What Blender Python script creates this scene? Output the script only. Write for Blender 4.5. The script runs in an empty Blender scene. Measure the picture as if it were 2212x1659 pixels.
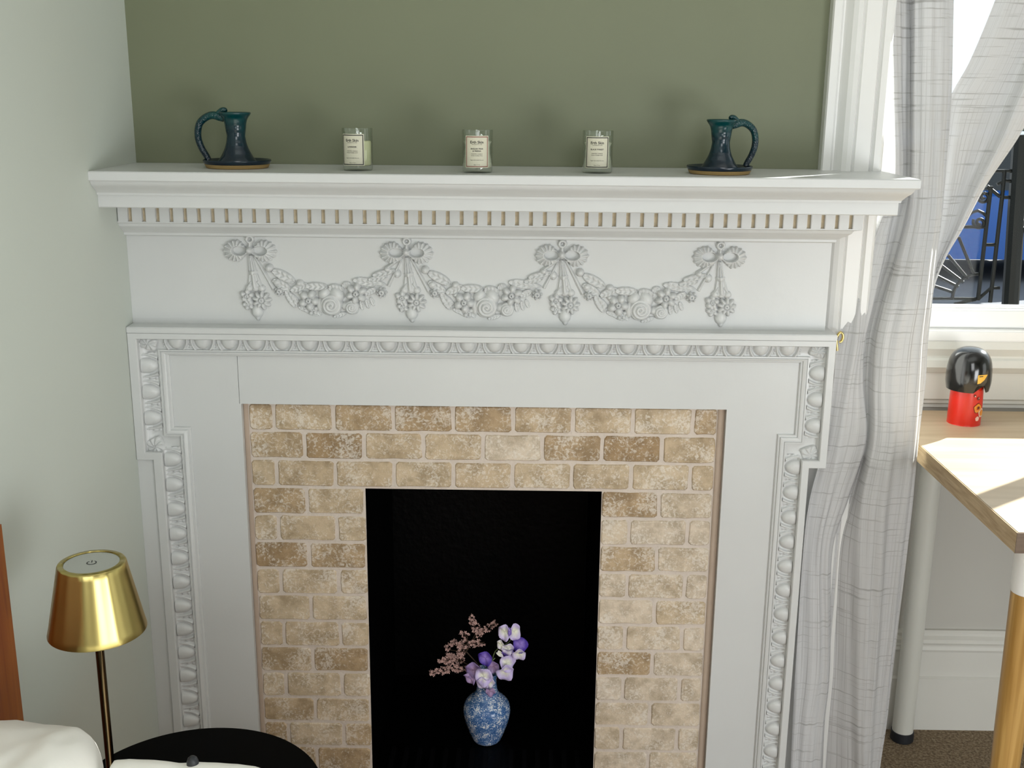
import bpy, bmesh, math, random
import numpy as np
from mathutils import Vector, Matrix

rnd = random.Random(7)
S = bpy.context.scene
COL = S.collection
PI = math.pi

# ------------------------------------------------------------------ camera
F = 2406.5
CAM = np.array([0.46400862, -1.85916529, 0.52631502])
p_, y_, r_ = 0.25514, -0.00995, 0.00941
fwd = np.array([math.sin(y_)*math.cos(p_), math.cos(y_)*math.cos(p_), -math.sin(p_)])
rt = np.array([math.cos(y_), -math.sin(y_), 0.0])
up = np.cross(rt, fwd)
RX = math.cos(r_)*rt + math.sin(r_)*up
UP = -math.sin(r_)*rt + math.cos(r_)*up
cd = bpy.data.cameras.new('camera')
cam = bpy.data.objects.new('camera', cd); COL.objects.link(cam)
M = Matrix.Identity(4)
for i in range(3):
    M[i][0] = RX[i]; M[i][1] = UP[i]; M[i][2] = -fwd[i]; M[i][3] = CAM[i]
cam.matrix_world = M
cd.sensor_width = 36; cd.lens = 36*F/2212; cd.clip_start = 0.02; cd.clip_end = 200
S.camera = cam

def at(px, py, Y):
    """point of the place seen at this spot of the photograph, at depth Y"""
    r = fwd + (px-1106)/F*RX - (py-829.5)/F*UP
    t = (Y-CAM[1])/r[1]
    return CAM + t*r

# ------------------------------------------------------------------ light
w = bpy.data.worlds.new('world'); S.world = w; w.use_nodes = True
bg = w.node_tree.nodes['Background']
bg.inputs[0].default_value = (0.80, 0.90, 1.0, 1); bg.inputs[1].default_value = 1.5

def lamp(name, kind, loc, aim, power, col=(1, 1, 1), size=1, size_y=None, angle=None):
    l = bpy.data.lights.new(name, kind); l.energy = power; l.color = col
    if kind == 'AREA':
        l.size = size
        if size_y: l.shape = 'RECTANGLE'; l.size_y = size_y
    if angle is not None: l.angle = angle
    o = bpy.data.objects.new(name, l); COL.objects.link(o); o.location = loc
    o.rotation_euler = (Vector(aim)-Vector(loc)).to_track_quat('-Z', 'Y').to_euler()
    return o
SUN = Vector((0.79, 0.61, 0.577)).normalized()          # towards the sun
lamp('sun', 'SUN', SUN*5, (0, 0, 0), 18.0, (1.0, 0.985, 0.96), angle=0.009)
# daylight of the bay's side window (right, behind the photographer), and added side, rear and ceiling fills
lamp('bay_window_light', 'AREA', (2.05, -2.55, -0.22), (0.0, -0.2, -0.1), 27, (0.955, 0.98, 1.0), 0.95, 0.75)
lamp('side_fill_light', 'AREA', (3.0, -0.85, 0.0), (0.3, 0.0, -0.3), 4, (0.96, 0.99, 1.0), 0.7, 1.1)  # added fill from the right, brightens vase and lower tiles
lamp('rear_fill_light', 'AREA', (0.9, -3.2, 0.85), (-0.1, 0.0, -0.5), 21, (0.97, 0.99, 1.0), 0.9, 1.3)  # added fill from behind the camera, lifts the lower left
lamp('ceiling_fill_light', 'AREA', (0.8, -1.0, 1.72), (0.5, 0.1, 0.9), 5, (0.95, 1.0, 0.95), 1.8, 1.4)  # added fill under the ceiling, lightens the upper wall
lamp('window_daylight', 'AREA', (2.2, 0.55, 0.95), (1.4, -1.2, 0.2), 6, (0.93, 0.97, 1.0), 2.0, 1.5)

S.view_settings.view_transform = 'Standard'; S.view_settings.look = 'None'
S.view_settings.gamma = 1; S.view_settings.use_curve_mapping = False
S.view_settings.exposure = 0.05
S.cycles.max_bounces = 8; S.cycles.diffuse_bounces = 4; S.cycles.transparent_max_bounces = 12
S.cycles.sample_clamp_indirect = 6.0
S.cycles.caustics_reflective = False; S.cycles.caustics_refractive = False

# ------------------------------------------------------------------ materials
def mat(name, col, rough=0.5, metal=0.0, bump=0, bscale=80, bdist=0.001, coat=0, spec=None, var=0, vscale=5, aniso=0):
    m = bpy.data.materials.new(name); m.use_nodes = True
    n = m.node_tree.nodes; l = m.node_tree.links; b = n['Principled BSDF']
    b.inputs['Base Color'].default_value = (*col, 1); b.inputs['Roughness'].default_value = rough
    b.inputs['Metallic'].default_value = metal
    if coat: b.inputs['Coat Weight'].default_value = coat; b.inputs['Coat Roughness'].default_value = 0.15
    if spec is not None: b.inputs['Specular IOR Level'].default_value = spec
    g = n.new('ShaderNodeNewGeometry')
    if bump:
        t = n.new('ShaderNodeTexNoise'); t.inputs['Scale'].default_value = bscale; t.inputs['Detail'].default_value = 4
        l.new(g.outputs['Position'], t.inputs['Vector'])
        bp = n.new('ShaderNodeBump'); bp.inputs['Strength'].default_value = bump; bp.inputs['Distance'].default_value = bdist
        l.new(t.outputs['Fac'], bp.inputs['Height']); l.new(bp.outputs['Normal'], b.inputs['Normal'])
    if var:
        t = n.new('ShaderNodeTexNoise'); t.inputs['Scale'].default_value = vscale; t.inputs['Detail'].default_value = 3
        l.new(g.outputs['Position'], t.inputs['Vector'])
        mx = n.new('ShaderNodeMix'); mx.data_type = 'RGBA'
        mx.inputs['A'].default_value = (*[c*(1-var) for c in col], 1); mx.inputs['B'].default_value = (*[min(1, c*(1+var)) for c in col], 1)
        l.new(t.outputs['Fac'], mx.inputs['Factor']); l.new(mx.outputs['Result'], b.inputs['Base Color'])
    return m

def ramp(n, stops):
    r = n.new('ShaderNodeValToRGB')
    while len(r.color_ramp.elements) < len(stops): r.color_ramp.elements.new(0.5)
    for e, (p, c) in zip(r.color_ramp.elements, stops):
        e.position = p; e.color = (*c, 1)
    return r

WHITE = mat('white_gloss_paint', (0.62, 0.63, 0.625), 0.33, bump=0.22, bscale=55, bdist=0.0012, var=0.03, vscale=9)
WHITE2 = mat('white_eggshell_paint', (0.66, 0.655, 0.61), 0.4, bump=0.25, bscale=40, bdist=0.0012, var=0.03)
TRIMW = mat('window_white_paint', (0.78, 0.78, 0.765), 0.35, bump=0.12, bscale=40)
GAP = mat('tan_brown', (0.62, 0.52, 0.36), 0.7, var=0.35, vscale=120)  # tan brown of the backing between the dentils
SAGE = mat('sage_wall_paint', (0.57, 0.605, 0.55), 0.65, bump=0.15, bscale=60, bdist=0.001, var=0.03, vscale=2)
SAGE_SHADED = mat('shaded_sage_paint', (0.168, 0.184, 0.112), 0.55, bump=0.3, bscale=26, bdist=0.0015, var=0.06, vscale=4)  # sage wall with its shade put into the base colour
PANELW = mat('grey_white_wall', (0.50, 0.49, 0.45), 0.5, bump=0.1, bscale=50, var=0.03)
BLACK = mat('black_fire_paint', (0.0008, 0.001, 0.001), 0.45, bump=0.5, bscale=70, bdist=0.003, spec=0.07)
GRATE = mat('black_cast_iron', (0.002, 0.002, 0.0025), 0.6, bump=0.3, bscale=90, spec=0.08)
BTABLE = mat('black_table_lacquer', (0.0012, 0.001, 0.001), 0.6, spec=0.04)
BRASS = mat('brushed_brass', (0.44, 0.36, 0.13), 0.28, metal=1.0)
POLE = mat('dark_bronze_pole', (0.10, 0.075, 0.04), 0.16, metal=1.0)
GOLD = mat('polished_brass', (0.78, 0.60, 0.22), 0.2, metal=1.0)
FROST = mat('frosted_diffuser', (0.42, 0.43, 0.40), 0.4, bump=0.1, bscale=300)
BLK = mat('black_print', (0.008, 0.008, 0.008), 0.5)
LINEN = mat('white_cotton', (0.80, 0.78, 0.73), 0.8, bump=0.3, bscale=25, bdist=0.004)
ORANGEW = None
LAB = mat('cream_label_paper', (0.58, 0.56, 0.44), 0.6)
WAX = mat('yellow_wax', (0.68, 0.68, 0.42), 0.5)
WAXG = mat('cream_wax', (0.60, 0.61, 0.48), 0.5)
REDP = mat('dull_red_print', (0.26, 0.10, 0.08), 0.5)
RUBBER = mat('black_rubber', (0.01, 0.012, 0.016), 0.5)
LEGW = mat('white_powder_coat', (0.62, 0.62, 0.57), 0.35)
IRON = mat('black_wrought_iron', (0.003, 0.0035, 0.0035), 0.4, spec=0.25)
LEAFG = mat('pale_green_stem', (0.25, 0.32, 0.14), 0.6)
TAN = mat('unglazed_clay', (0.36, 0.24, 0.09), 0.7, bump=0.3, bscale=200)

def wood(name, c1, c2, axis, scale=30, rough=0.45, stretch=14):
    m = bpy.data.materials.new(name); m.use_nodes = True
    n = m.node_tree.nodes; l = m.node_tree.links; b = n['Principled BSDF']; b.inputs['Roughness'].default_value = rough
    g = n.new('ShaderNodeTexCoord'); mp = n.new('ShaderNodeMapping'); sc = [scale]*3; sc[axis] = scale/stretch
    mp.inputs['Scale'].default_value = sc; l.new(g.outputs['Object'], mp.inputs['Vector'])
    t = n.new('ShaderNodeTexNoise'); t.inputs['Scale'].default_value = 1; t.inputs['Detail'].default_value = 5
    t.inputs['Distortion'].default_value = 0.6; l.new(mp.outputs['Vector'], t.inputs['Vector'])
    r = ramp(n, [(0.3, c1), (0.7, c2)]); l.new(t.outputs['Fac'], r.inputs['Fac']); l.new(r.outputs['Color'], b.inputs['Base Color'])
    bp = n.new('ShaderNodeBump'); bp.inputs['Strength'].default_value = 0.15; bp.inputs['Distance'].default_value = 0.001
    l.new(t.outputs['Fac'], bp.inputs['Height']); l.new(bp.outputs['Normal'], b.inputs['Normal'])
    return m
DESKW = wood('pale_oak_laminate', (0.42, 0.31, 0.19), (0.54, 0.42, 0.28), 0, 30)
DESKE = wood('oak_edge_grain', (0.36, 0.24, 0.12), (0.58, 0.44, 0.26), 1, 160, stretch=10)
DESKD = wood('dark_edge_grain', (0.10, 0.06, 0.035), (0.15, 0.10, 0.06), 0, 120)
BAMBOO = wood('bamboo_strips', (0.30, 0.15, 0.03), (0.58, 0.36, 0.12), 2, 90, 0.35, 30)
ORANGEW = wood('orange_stained_wood', (0.17, 0.030, 0.006), (0.32, 0.10, 0.012), 2, 70, 0.35)

def glass_mat(name, base, gain):
    m = bpy.data.materials.new(name); m.use_nodes = True
    n = m.node_tree.nodes; l = m.node_tree.links; n.clear()
    o = n.new('ShaderNodeOutputMaterial'); mx = n.new('ShaderNodeMixShader'); tr = n.new('ShaderNodeBsdfTransparent')
    gl = n.new('ShaderNodeBsdfGlossy'); gl.inputs['Roughness'].default_value = 0.02
    lf = n.new('ShaderNodeLayerWeight'); lf.inputs['Blend'].default_value = 0.5
    lp = n.new('ShaderNodeMath'); lp.operation = 'POWER'; lp.inputs[1].default_value = 4.0; l.new(lf.outputs['Facing'], lp.inputs[0])
    lw = n.new('ShaderNodeMath'); lw.operation = 'MULTIPLY_ADD'; lw.inputs[1].default_value = gain; lw.inputs[2].default_value = base; l.new(lp.outputs[0], lw.inputs[0])
    tr.inputs['Color'].default_value = (0.97, 0.985, 0.97, 1)
    l.new(lw.outputs[0], mx.inputs['Fac']); l.new(tr.outputs[0], mx.inputs[1]); l.new(gl.outputs[0], mx.inputs[2])
    l.new(mx.outputs[0], o.inputs['Surface'])
    return m
GLASS = glass_mat('window_glass', 0.003, 0.5); TUMBLER = glass_mat('tumbler_glass', 0.07, 0.9)

def tile_mat():
    m = bpy.data.materials.new('tumbled_travertine'); m.use_nodes = True
    n = m.node_tree.nodes; l = m.node_tree.links; b = n['Principled BSDF']; b.inputs['Roughness'].default_value = 0.6
    g = n.new('ShaderNodeNewGeometry'); oi = n.new('ShaderNodeObjectInfo')
    base = ramp(n, [(0.0, (0.31, 0.205, 0.105)), (0.3, (0.45, 0.335, 0.21)), (0.6, (0.57, 0.465, 0.335)), (1.0, (0.65, 0.57, 0.485))])
    l.new(oi.outputs['Color'], base.inputs['Fac'])
    t1 = n.new('ShaderNodeTexNoise'); t1.inputs['Scale'].default_value = 34; t1.inputs['Detail'].default_value = 7; t1.inputs['Roughness'].default_value = 0.65
    l.new(g.outputs['Position'], t1.inputs['Vector'])
    hv = n.new('ShaderNodeMix'); hv.data_type = 'RGBA'; hv.blend_type = 'MULTIPLY'; hv.inputs['Factor'].default_value = 1
    r1 = ramp(n, [(0.36, (0.70, 0.66, 0.58)), (0.6, (1.12, 1.10, 1.06))])
    l.new(t1.outputs['Fac'], r1.inputs['Fac']); l.new(base.outputs['Color'], hv.inputs['A']); l.new(r1.outputs['Color'], hv.inputs['B'])
    # limewash and filled pits
    t2 = n.new('ShaderNodeTexNoise'); t2.inputs['Scale'].default_value = 190; t2.inputs['Detail'].default_value = 6; t2.inputs['Roughness'].default_value = 0.6
    t2.inputs['Distortion'].default_value = 0.8
    l.new(g.outputs['Position'], t2.inputs['Vector'])
    t3 = n.new('ShaderNodeTexNoise'); t3.inputs['Scale'].default_value = 22; t3.inputs['Detail'].default_value = 3
    l.new(g.outputs['Position'], t3.inputs['Vector'])
    ad = n.new('ShaderNodeMath'); ad.operation = 'MULTIPLY_ADD'; ad.inputs[1].default_value = 0.55
    l.new(t3.outputs['Fac'], ad.inputs[0]); l.new(t2.outputs['Fac'], ad.inputs[2])
    r2 = ramp(n, [(0.77, (0, 0, 0)), (0.93, (1, 1, 1))]); l.new(ad.outputs[0], r2.inputs['Fac'])
    fm = n.new('ShaderNodeMath'); fm.operation = 'MULTIPLY'; fm.inputs[1].default_value = 0.6; l.new(r2.outputs['Color'], fm.inputs[0])
    mx = n.new('ShaderNodeMix'); mx.data_type = 'RGBA'; mx.inputs['B'].default_value = (0.82, 0.76, 0.68, 1)
    l.new(fm.outputs[0], mx.inputs['Factor']); l.new(hv.outputs['Result'], mx.inputs['A'])
    l.new(mx.outputs['Result'], b.inputs['Base Color'])
    bp = n.new('ShaderNodeBump'); bp.inputs['Strength'].default_value = 0.6; bp.inputs['Distance'].default_value = 0.0016
    l.new(ad.outputs[0], bp.inputs['Height']); l.new(bp.outputs['Normal'], b.inputs['Normal'])
    return m
TILE = tile_mat()
GROUT = mat('pinkish_grout', (0.64, 0.56, 0.49), 0.85, bump=0.8, bscale=160, bdist=0.0015, var=0.12, vscale=60)
BEAD = mat('brown_grout_bead', (0.44, 0.345, 0.27), 0.8, bump=0.4, bscale=100, var=0.1, vscale=30)

def curtain_mat():
    m = bpy.data.materials.new('sheer_slub_cotton'); m.use_nodes = True
    n = m.node_tree.nodes; l = m.node_tree.links; n.clear()
    o = n.new('ShaderNodeOutputMaterial'); uv = n.new('ShaderNodeUVMap')
    def lines(sx, sy, lo, hi):
        mp = n.new('ShaderNodeMapping'); mp.inputs['Scale'].default_value = (sx, sy, 1); l.new(uv.outputs['UV'], mp.inputs['Vector'])
        t = n.new('ShaderNodeTexNoise'); t.inputs['Scale'].default_value = 1; t.inputs['Detail'].default_value = 3; t.inputs['Roughness'].default_value = 0.7
        l.new(mp.outputs['Vector'], t.inputs['Vector'])
        r = ramp(n, [(lo, (0, 0, 0)), (hi, (1, 1, 1))]); l.new(t.outputs['Fac'], r.inputs['Fac']); return r
    a = lines(260, 1.6, 0.54, 0.66); c = lines(2.6, 190, 0.57, 0.66)
    mxm = n.new('ShaderNodeMath'); mxm.operation = 'MAXIMUM'; l.new(a.outputs['Color'], mxm.inputs[0]); l.new(c.outputs['Color'], mxm.inputs[1])
    dc = n.new('ShaderNodeMix'); dc.data_type = 'RGBA'; dc.inputs['A'].default_value = (0.58, 0.58, 0.585, 1); dc.inputs['B'].default_value = (0.38, 0.375, 0.37, 1)
    l.new(mxm.outputs[0], dc.inputs['Factor'])
    di = n.new('ShaderNodeBsdfDiffuse'); tl = n.new('ShaderNodeBsdfTranslucent'); tr = n.new('ShaderNodeBsdfTransparent')
    l.new(dc.outputs['Result'], di.inputs['Color']); tl.inputs['Color'].default_value = (0.26, 0.265, 0.26, 1)
    m1 = n.new('ShaderNodeMixShader'); m1.inputs['Fac'].default_value = 0.035; l.new(di.outputs[0], m1.inputs[1]); l.new(tl.outputs[0], m1.inputs[2])
    m2 = n.new('ShaderNodeMixShader'); 
    f = n.new('ShaderNodeMath'); f.operation = 'MULTIPLY_ADD'; f.inputs[1].default_value = -0.015; f.inputs[2].default_value = 0.02
    l.new(mxm.outputs[0], f.inputs[0]); l.new(f.outputs[0], m2.inputs['Fac'])
    l.new(m1.outputs[0], m2.inputs[1]); l.new(tr.outputs[0], m2.inputs[2]); l.new(m2.outputs[0], o.inputs['Surface'])
    return m
CURT = curtain_mat()

def carpet_mat():
    m = bpy.data.materials.new('beige_twist_carpet'); m.use_nodes = True
    n = m.node_tree.nodes; l = m.node_tree.links; b = n['Principled BSDF']; b.inputs['Roughness'].default_value = 0.95
    g = n.new('ShaderNodeNewGeometry'); t = n.new('ShaderNodeTexNoise'); t.inputs['Scale'].default_value = 170; t.inputs['Detail'].default_value = 6; t.inputs['Roughness'].default_value = 0.7
    l.new(g.outputs['Position'], t.inputs['Vector'])
    r = ramp(n, [(0.34, (0.10, 0.065, 0.035)), (0.5, (0.27, 0.195, 0.115)), (0.66, (0.46, 0.37, 0.25))])
    l.new(t.outputs['Fac'], r.inputs['Fac']); l.new(r.outputs['Color'], b.inputs['Base Color'])
    bp = n.new('ShaderNodeBump'); bp.inputs['Strength'].default_value = 1; bp.inputs['Distance'].default_value = 0.006
    l.new(t.outputs['Fac'], bp.inputs['Height']); l.new(bp.outputs['Normal'], b.inputs['Normal'])
    return m
CARPET = carpet_mat()

def glaze_mat(name, scale_bump):
    m = bpy.data.materials.new(name); m.use_nodes = True
    n = m.node_tree.nodes; l = m.node_tree.links; b = n['Principled BSDF']
    b.inputs['Roughness'].default_value = 0.22
    tc = n.new('ShaderNodeTexCoord'); sp = n.new('ShaderNodeSeparateXYZ'); l.new(tc.outputs['Object'], sp.inputs[0])
    t = n.new('ShaderNodeTexNoise'); t.inputs['Scale'].default_value = 45; t.inputs['Detail'].default_value = 4; l.new(tc.outputs['Object'], t.inputs['Vector'])
    a = n.new('ShaderNodeMath'); a.operation = 'MULTIPLY_ADD'; a.inputs[1].default_value = 7.5
    s2 = n.new('ShaderNodeMath'); s2.operation = 'MULTIPLY_ADD'; s2.inputs[1].default_value = 0.8; s2.inputs[2].default_value = -0.35
    l.new(t.outputs['Fac'], s2.inputs[0]); l.new(sp.outputs['Z'], a.inputs[0]); l.new(s2.outputs[0], a.inputs[2])
    r = ramp(n, [(0.05, (0.001, 0.008, 0.020)), (0.45, (0.001, 0.020, 0.030)), (0.95, (0.003, 0.065, 0.060))])
    l.new(a.outputs[0], r.inputs['Fac']); l.new(r.outputs['Color'], b.inputs['Base Color'])
    bp = n.new('ShaderNodeBump'); bp.inputs['Strength'].default_value = 0.5
    if scale_bump:
        v = n.new('ShaderNodeTexVoronoi'); v.inputs['Scale'].default_value = 330; l.new(tc.outputs['Object'], v.inputs['Vector'])
        bp.inputs['Distance'].default_value = 0.002; bp.invert = True; l.new(v.outputs['Distance'], bp.inputs['Height'])
    else:
        wv = n.new('ShaderNodeTexWave'); wv.bands_direction = 'Z'; wv.inputs['Scale'].default_value = 28; wv.inputs['Distortion'].default_value = 2.5
        l.new(tc.outputs['Object'], wv.inputs['Vector']); bp.inputs['Distance'].default_value = 0.0012; bp.inputs['Strength'].default_value = 0.35
        l.new(wv.outputs['Fac'], bp.inputs['Height'])
    l.new(bp.outputs['Normal'], b.inputs['Normal'])
    return m
GLAZE = glaze_mat('teal_navy_glaze', False); SCALES = glaze_mat('teal_scaled_glaze', True)

def vase_mat():
    m = bpy.data.materials.new('blue_white_transferware'); m.use_nodes = True
    n = m.node_tree.nodes; l = m.node_tree.links; b = n['Principled BSDF']; b.inputs['Roughness'].default_value = 0.18
    tc = n.new('ShaderNodeTexCoord')
    t = n.new('ShaderNodeTexNoise'); t.inputs['Scale'].default_value = 230; t.inputs['Detail'].default_value = 3; t.inputs['Distortion'].default_value = 1.8
    l.new(tc.outputs['Object'], t.inputs['Vector'])
    v = n.new('ShaderNodeTexVoronoi'); v.inputs['Scale'].default_value = 62; l.new(tc.outputs['Object'], v.inputs['Vector'])
    s = n.new('ShaderNodeMath'); s.operation = 'MULTIPLY_ADD'; s.inputs[1].default_value = -0.22; l.new(v.outputs['Distance'], s.inputs[0]); l.new(t.outputs['Fac'], s.inputs[2])
    r = ramp(n, [(0.33, (0.05, 0.14, 0.36)), (0.43, (0.17, 0.32, 0.60)), (0.50, (0.92, 0.94, 0.93))])
    l.new(s.outputs[0], r.inputs['Fac']); l.new(r.outputs['Color'], b.inputs['Base Color'])
    return m
VASE = vase_mat()

# ------------------------------------------------------------------ mesh helpers
def mesh(name, V, Fc, m=None, smooth=False):
    me = bpy.data.meshes.new(name); me.from_pydata([tuple(float(c) for c in v) for v in V], [], [tuple(int(i) for i in f) for f in Fc])
    if m: me.materials.append(m)
    if smooth: me.polygons.foreach_set('use_smooth', [True]*len(me.polygons))
    me.update(); return me
def fixn(me):
    bm = bmesh.new(); bm.from_mesh(me); bmesh.ops.recalc_face_normals(bm, faces=bm.faces[:]); bm.to_mesh(me); bm.free(); return me
def link(name, me, parent=None, loc=(0, 0, 0)):
    o = bpy.data.objects.new(name, me); COL.objects.link(o); o.location = loc
    if parent: o.parent = parent
    return o
def empty(name, loc=(0, 0, 0)):
    o = bpy.data.objects.new(name, None); COL.objects.link(o); o.location = loc; o.empty_display_size = 0.05; return o
def tag(o, label=None, cat=None, group=None, kind=None):
    if label: o['label'] = label
    if cat: o['category'] = cat
    if group: o['group'] = group
    if kind: o['kind'] = kind
    return o
class G:
    """collects several shapes into one mesh"""
    def __init__(s): s.V = []; s.F = []
    def add(s, V, Fc):
        b = len(s.V); s.V += [tuple(v) for v in V]; s.F += [tuple(i+b for i in f) for f in Fc]; return s
    def box(s, x0, x1, y0, y1, z0, z1):
        return s.add([(x0, y0, z0), (x1, y0, z0), (x1, y1, z0), (x0, y1, z0), (x0, y0, z1), (x1, y0, z1), (x1, y1, z1), (x0, y1, z1)],
                     [(0, 3, 2, 1), (4, 5, 6, 7), (0, 1, 5, 4), (1, 2, 6, 5), (2, 3, 7, 6), (3, 0, 4, 7)])
    def bbox(s, x0, x1, y0, y1, z0, z1, b=0.002):
        bm = bmesh.new(); bmesh.ops.create_cube(bm, size=1)
        for v in bm.verts: v.co = Vector(((x0+x1)/2+v.co.x*(x1-x0), (y0+y1)/2+v.co.y*(y1-y0), (z0+z1)/2+v.co.z*(z1-z0)))
        bmesh.ops.bevel(bm, geom=bm.edges[:], offset=b, segments=2, affect='EDGES')
        bm.verts.index_update(); s.add([v.co[:] for v in bm.verts], [[v.index for v in f.verts] for f in bm.faces]); bm.free(); return s
    def lathe(s, prof, n=48, c=(0, 0, 0)):
        V = []; Fc = []
        for (r, z) in prof:
            for k in range(n):
                a = 2*PI*k/n; V.append((c[0]+r*math.cos(a), c[1]+r*math.sin(a), c[2]+z))
        for i in range(len(prof)-1):
            for k in range(n):
                k2 = (k+1) % n; Fc.append((i*n+k, i*n+k2, (i+1)*n+k2, (i+1)*n+k))
        if prof[0][0] > 1e-6: Fc.append(tuple(range(n-1, -1, -1)))
        if prof[-1][0] > 1e-6: Fc.append(tuple(range((len(prof)-1)*n, len(prof)*n)))
        return s.add(V, Fc)
    def tube(s, pts, rad, n=10, flat=1.0):
        pts = [Vector(tuple(p)) for p in pts]; rad = rad if isinstance(rad, (list, tuple)) else [rad]*len(pts)
        V = []; Fc = []; prev = None
        for i, p in enumerate(pts):
            t = (pts[min(i+1, len(pts)-1)]-pts[max(i-1, 0)]).normalized()
            if prev is None:
                a = Vector((0, 1, 0)) if abs(t.y) < 0.9 else Vector((1, 0, 0))
                prev = (a-t*a.dot(t)).normalized()
            prev = (prev-t*prev.dot(t)).normalized(); q = t.cross(prev)
            for k in range(n):
                an = 2*PI*k/n; V.append(tuple(p+(prev*math.cos(an)*flat+q*math.sin(an))*rad[i]))
        for i in range(len(pts)-1):
            for k in range(n):
                k2 = (k+1) % n; Fc.append((i*n+k, i*n+k2, (i+1)*n+k2, (i+1)*n+k))
        Fc.append(tuple(range(n-1, -1, -1))); Fc.append(tuple(range((len(pts)-1)*n, len(pts)*n)))
        return s.add(V, Fc)
    def build(s, name, m, parent=None, smooth=False, loc=(0, 0, 0)):
        me = fixn(mesh(name, s.V, s.F, m, smooth))
        if smooth:
            o = link(name, me, parent, loc)
            return o
        return link(name, me, parent, loc)
def autosmooth(o, ang=0.6):
    me = o.data; me.polygons.foreach_set('use_smooth', [True]*len(me.polygons))
    bm = bmesh.new(); bm.from_mesh(me)
    for e in bm.edges:
        if len(e.link_faces) == 2 and e.calc_face_angle(0) > ang: e.smooth = False
    bm.to_mesh(me); bm.free(); return o
def crom(P, n):
    """Catmull-Rom through points"""
    P = [np.array(p, float) for p in P]; out = []
    for i in range(len(P)-1):
        p0 = P[max(i-1, 0)]; p1 = P[i]; p2 = P[i+1]; p3 = P[min(i+2, len(P)-1)]
        for k in range(n):
            t = k/n; out.append(0.5*((2*p1)+(-p0+p2)*t+(2*p0-5*p1+4*p2-p3)*t*t+(-p0+3*p1-3*p2+p3)*t**3))
    out.append(P[-1]); return out

# ------------------------------------------------------------------ the setting
XL = -0.2073; YB = 0.09; FLOOR = -0.80; CEIL = 1.80
tag(G().box(XL-0.1, 3.4, -3.6, 0.45, FLOOR-0.05, FLOOR).build('floor', CARPET), kind='structure', label='beige flecked carpet')
tag(G().box(XL-0.1, 3.4, -3.6, 0.45, CEIL, CEIL+0.05).build('ceiling', TRIMW), kind='structure')
tag(G().box(XL-0.1, XL, -3.6, 0.45, FLOOR, CEIL).build('wall_left', SAGE), kind='structure', label='pale sage green side wall')
tag(G().box(XL, 3.4, -3.7, -3.6, FLOOR, CEIL).build('wall_rear', SAGE), kind='structure')
DARKPANEL = mat('dark_brown_panel', (0.03, 0.018, 0.010), 0.5)
tag(G().bbox(-0.15, 0.95, -3.6, -3.56, FLOOR, 1.3, 0.01).build('added_dark_panel_1', DARKPANEL), kind='structure')  # unseen dark panel added to darken reflections in the brass shade
tag(G().box(3.4, 3.5, -3.7, 0.45, FLOOR, CEIL).build('wall_right', SAGE), kind='structure')
OX0, OX1, OZ = 0.186, 0.6066, -0.1555
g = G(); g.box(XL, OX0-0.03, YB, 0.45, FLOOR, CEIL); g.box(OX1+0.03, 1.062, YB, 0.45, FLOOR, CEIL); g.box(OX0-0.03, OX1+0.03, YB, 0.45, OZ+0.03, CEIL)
tag(g.build('wall_back', SAGE_SHADED), kind='structure', label='sage green chimney wall above the mantel, darkened by painted-in shade')
# window wall: panel under the window, header
tag(G().box(1.062, 3.4, 0.33, 0.45, FLOOR, 0.075).box(1.062, 3.4, 0.33, 0.45, 1.72, CEIL).build('wall_window', PANELW), kind='structure', label='grey white panel under the window')

def extrude_x(prof, x0, x1, name, m, parent=None):
    n = len(prof); V = [(x0, y, z) for (y, z) in prof]+[(x1, y, z) for (y, z) in prof]
    Fc = [(i, (i+1) % n, n+(i+1) % n, n+i) for i in range(n)]+[tuple(range(n)), tuple(range(2*n-1, n-1, -1))]
    return link(name, fixn(mesh(name, V, Fc, m)), parent)
# skirting board with stepped mouldings
sk = [(0.33, -0.575), (0.322, -0.575), (0.318, -0.580), (0.318, -0.586), (0.311, -0.592), (0.311, -0.600), (0.306, -0.602), (0.306, -0.606),
      (0.303, -0.612), (0.305, -0.618), (0.305, -0.674), (0.299, -0.678), (0.299, FLOOR), (0.33, FLOOR)]
tag(extrude_x(sk, 1.062, 3.4, 'baseboard_window', WHITE2), kind='structure', label='tall white stepped skirting board')
# panel mouldings between desk and sill
tr = [(0.33, 0.060), (0.302, 0.060), (0.300, 0.045), (0.306, 0.030), (0.306, 0.026), (0.300, 0.022), (0.298, 0.008), (0.306, -0.004), (0.311, -0.006), (0.311, -0.060),
      (0.316, -0.064), (0.316, -0.070), (0.322, -0.074), (0.322, -0.080), (0.33, -0.082)]
tag(extrude_x(tr, 1.062, 3.4, 'trim_1', WHITE2), kind='structure', label='white moulded rail under the sash window')

# architrave at the left of the window: vertical mouldings
ax = [(0.9655, 0.0), (0.9655, -0.020), (0.9675, -0.024), (0.980, -0.024), (0.984, -0.020), (0.986, -0.020), (0.990, -0.026), (0.996, -0.034), (1.003, -0.038), (1.010, -0.040),
      (1.013, -0.036), (1.016, -0.040), (1.040, -0.040), (1.044, -0.034), (1.048, -0.040), (1.058, -0.040), (1.062, -0.036), (1.066, -0.028), (1.066, 0.0)]
V = [(x, YB+y, z) for z in (FLOOR, CEIL) for (x, y) in ax]; n_ = len(ax)
Fc = [(i, (i+1) % n_, n_+(i+1) % n_, n_+i) for i in range(n_)]+[tuple(range(n_)), tuple(range(2*n_-1, n_-1, -1))]
ar = link('trim_2', fixn(mesh('trim_2', V, Fc, TRIMW))); tag(ar, kind='structure', label='white moulded window architrave right of the green wall')

tag(G().box(1.0622, 1.068, YB+0.001, 0.45, FLOOR, CEIL).build('trim_3', TRIMW), kind='structure', label='white window reveal')
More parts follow.
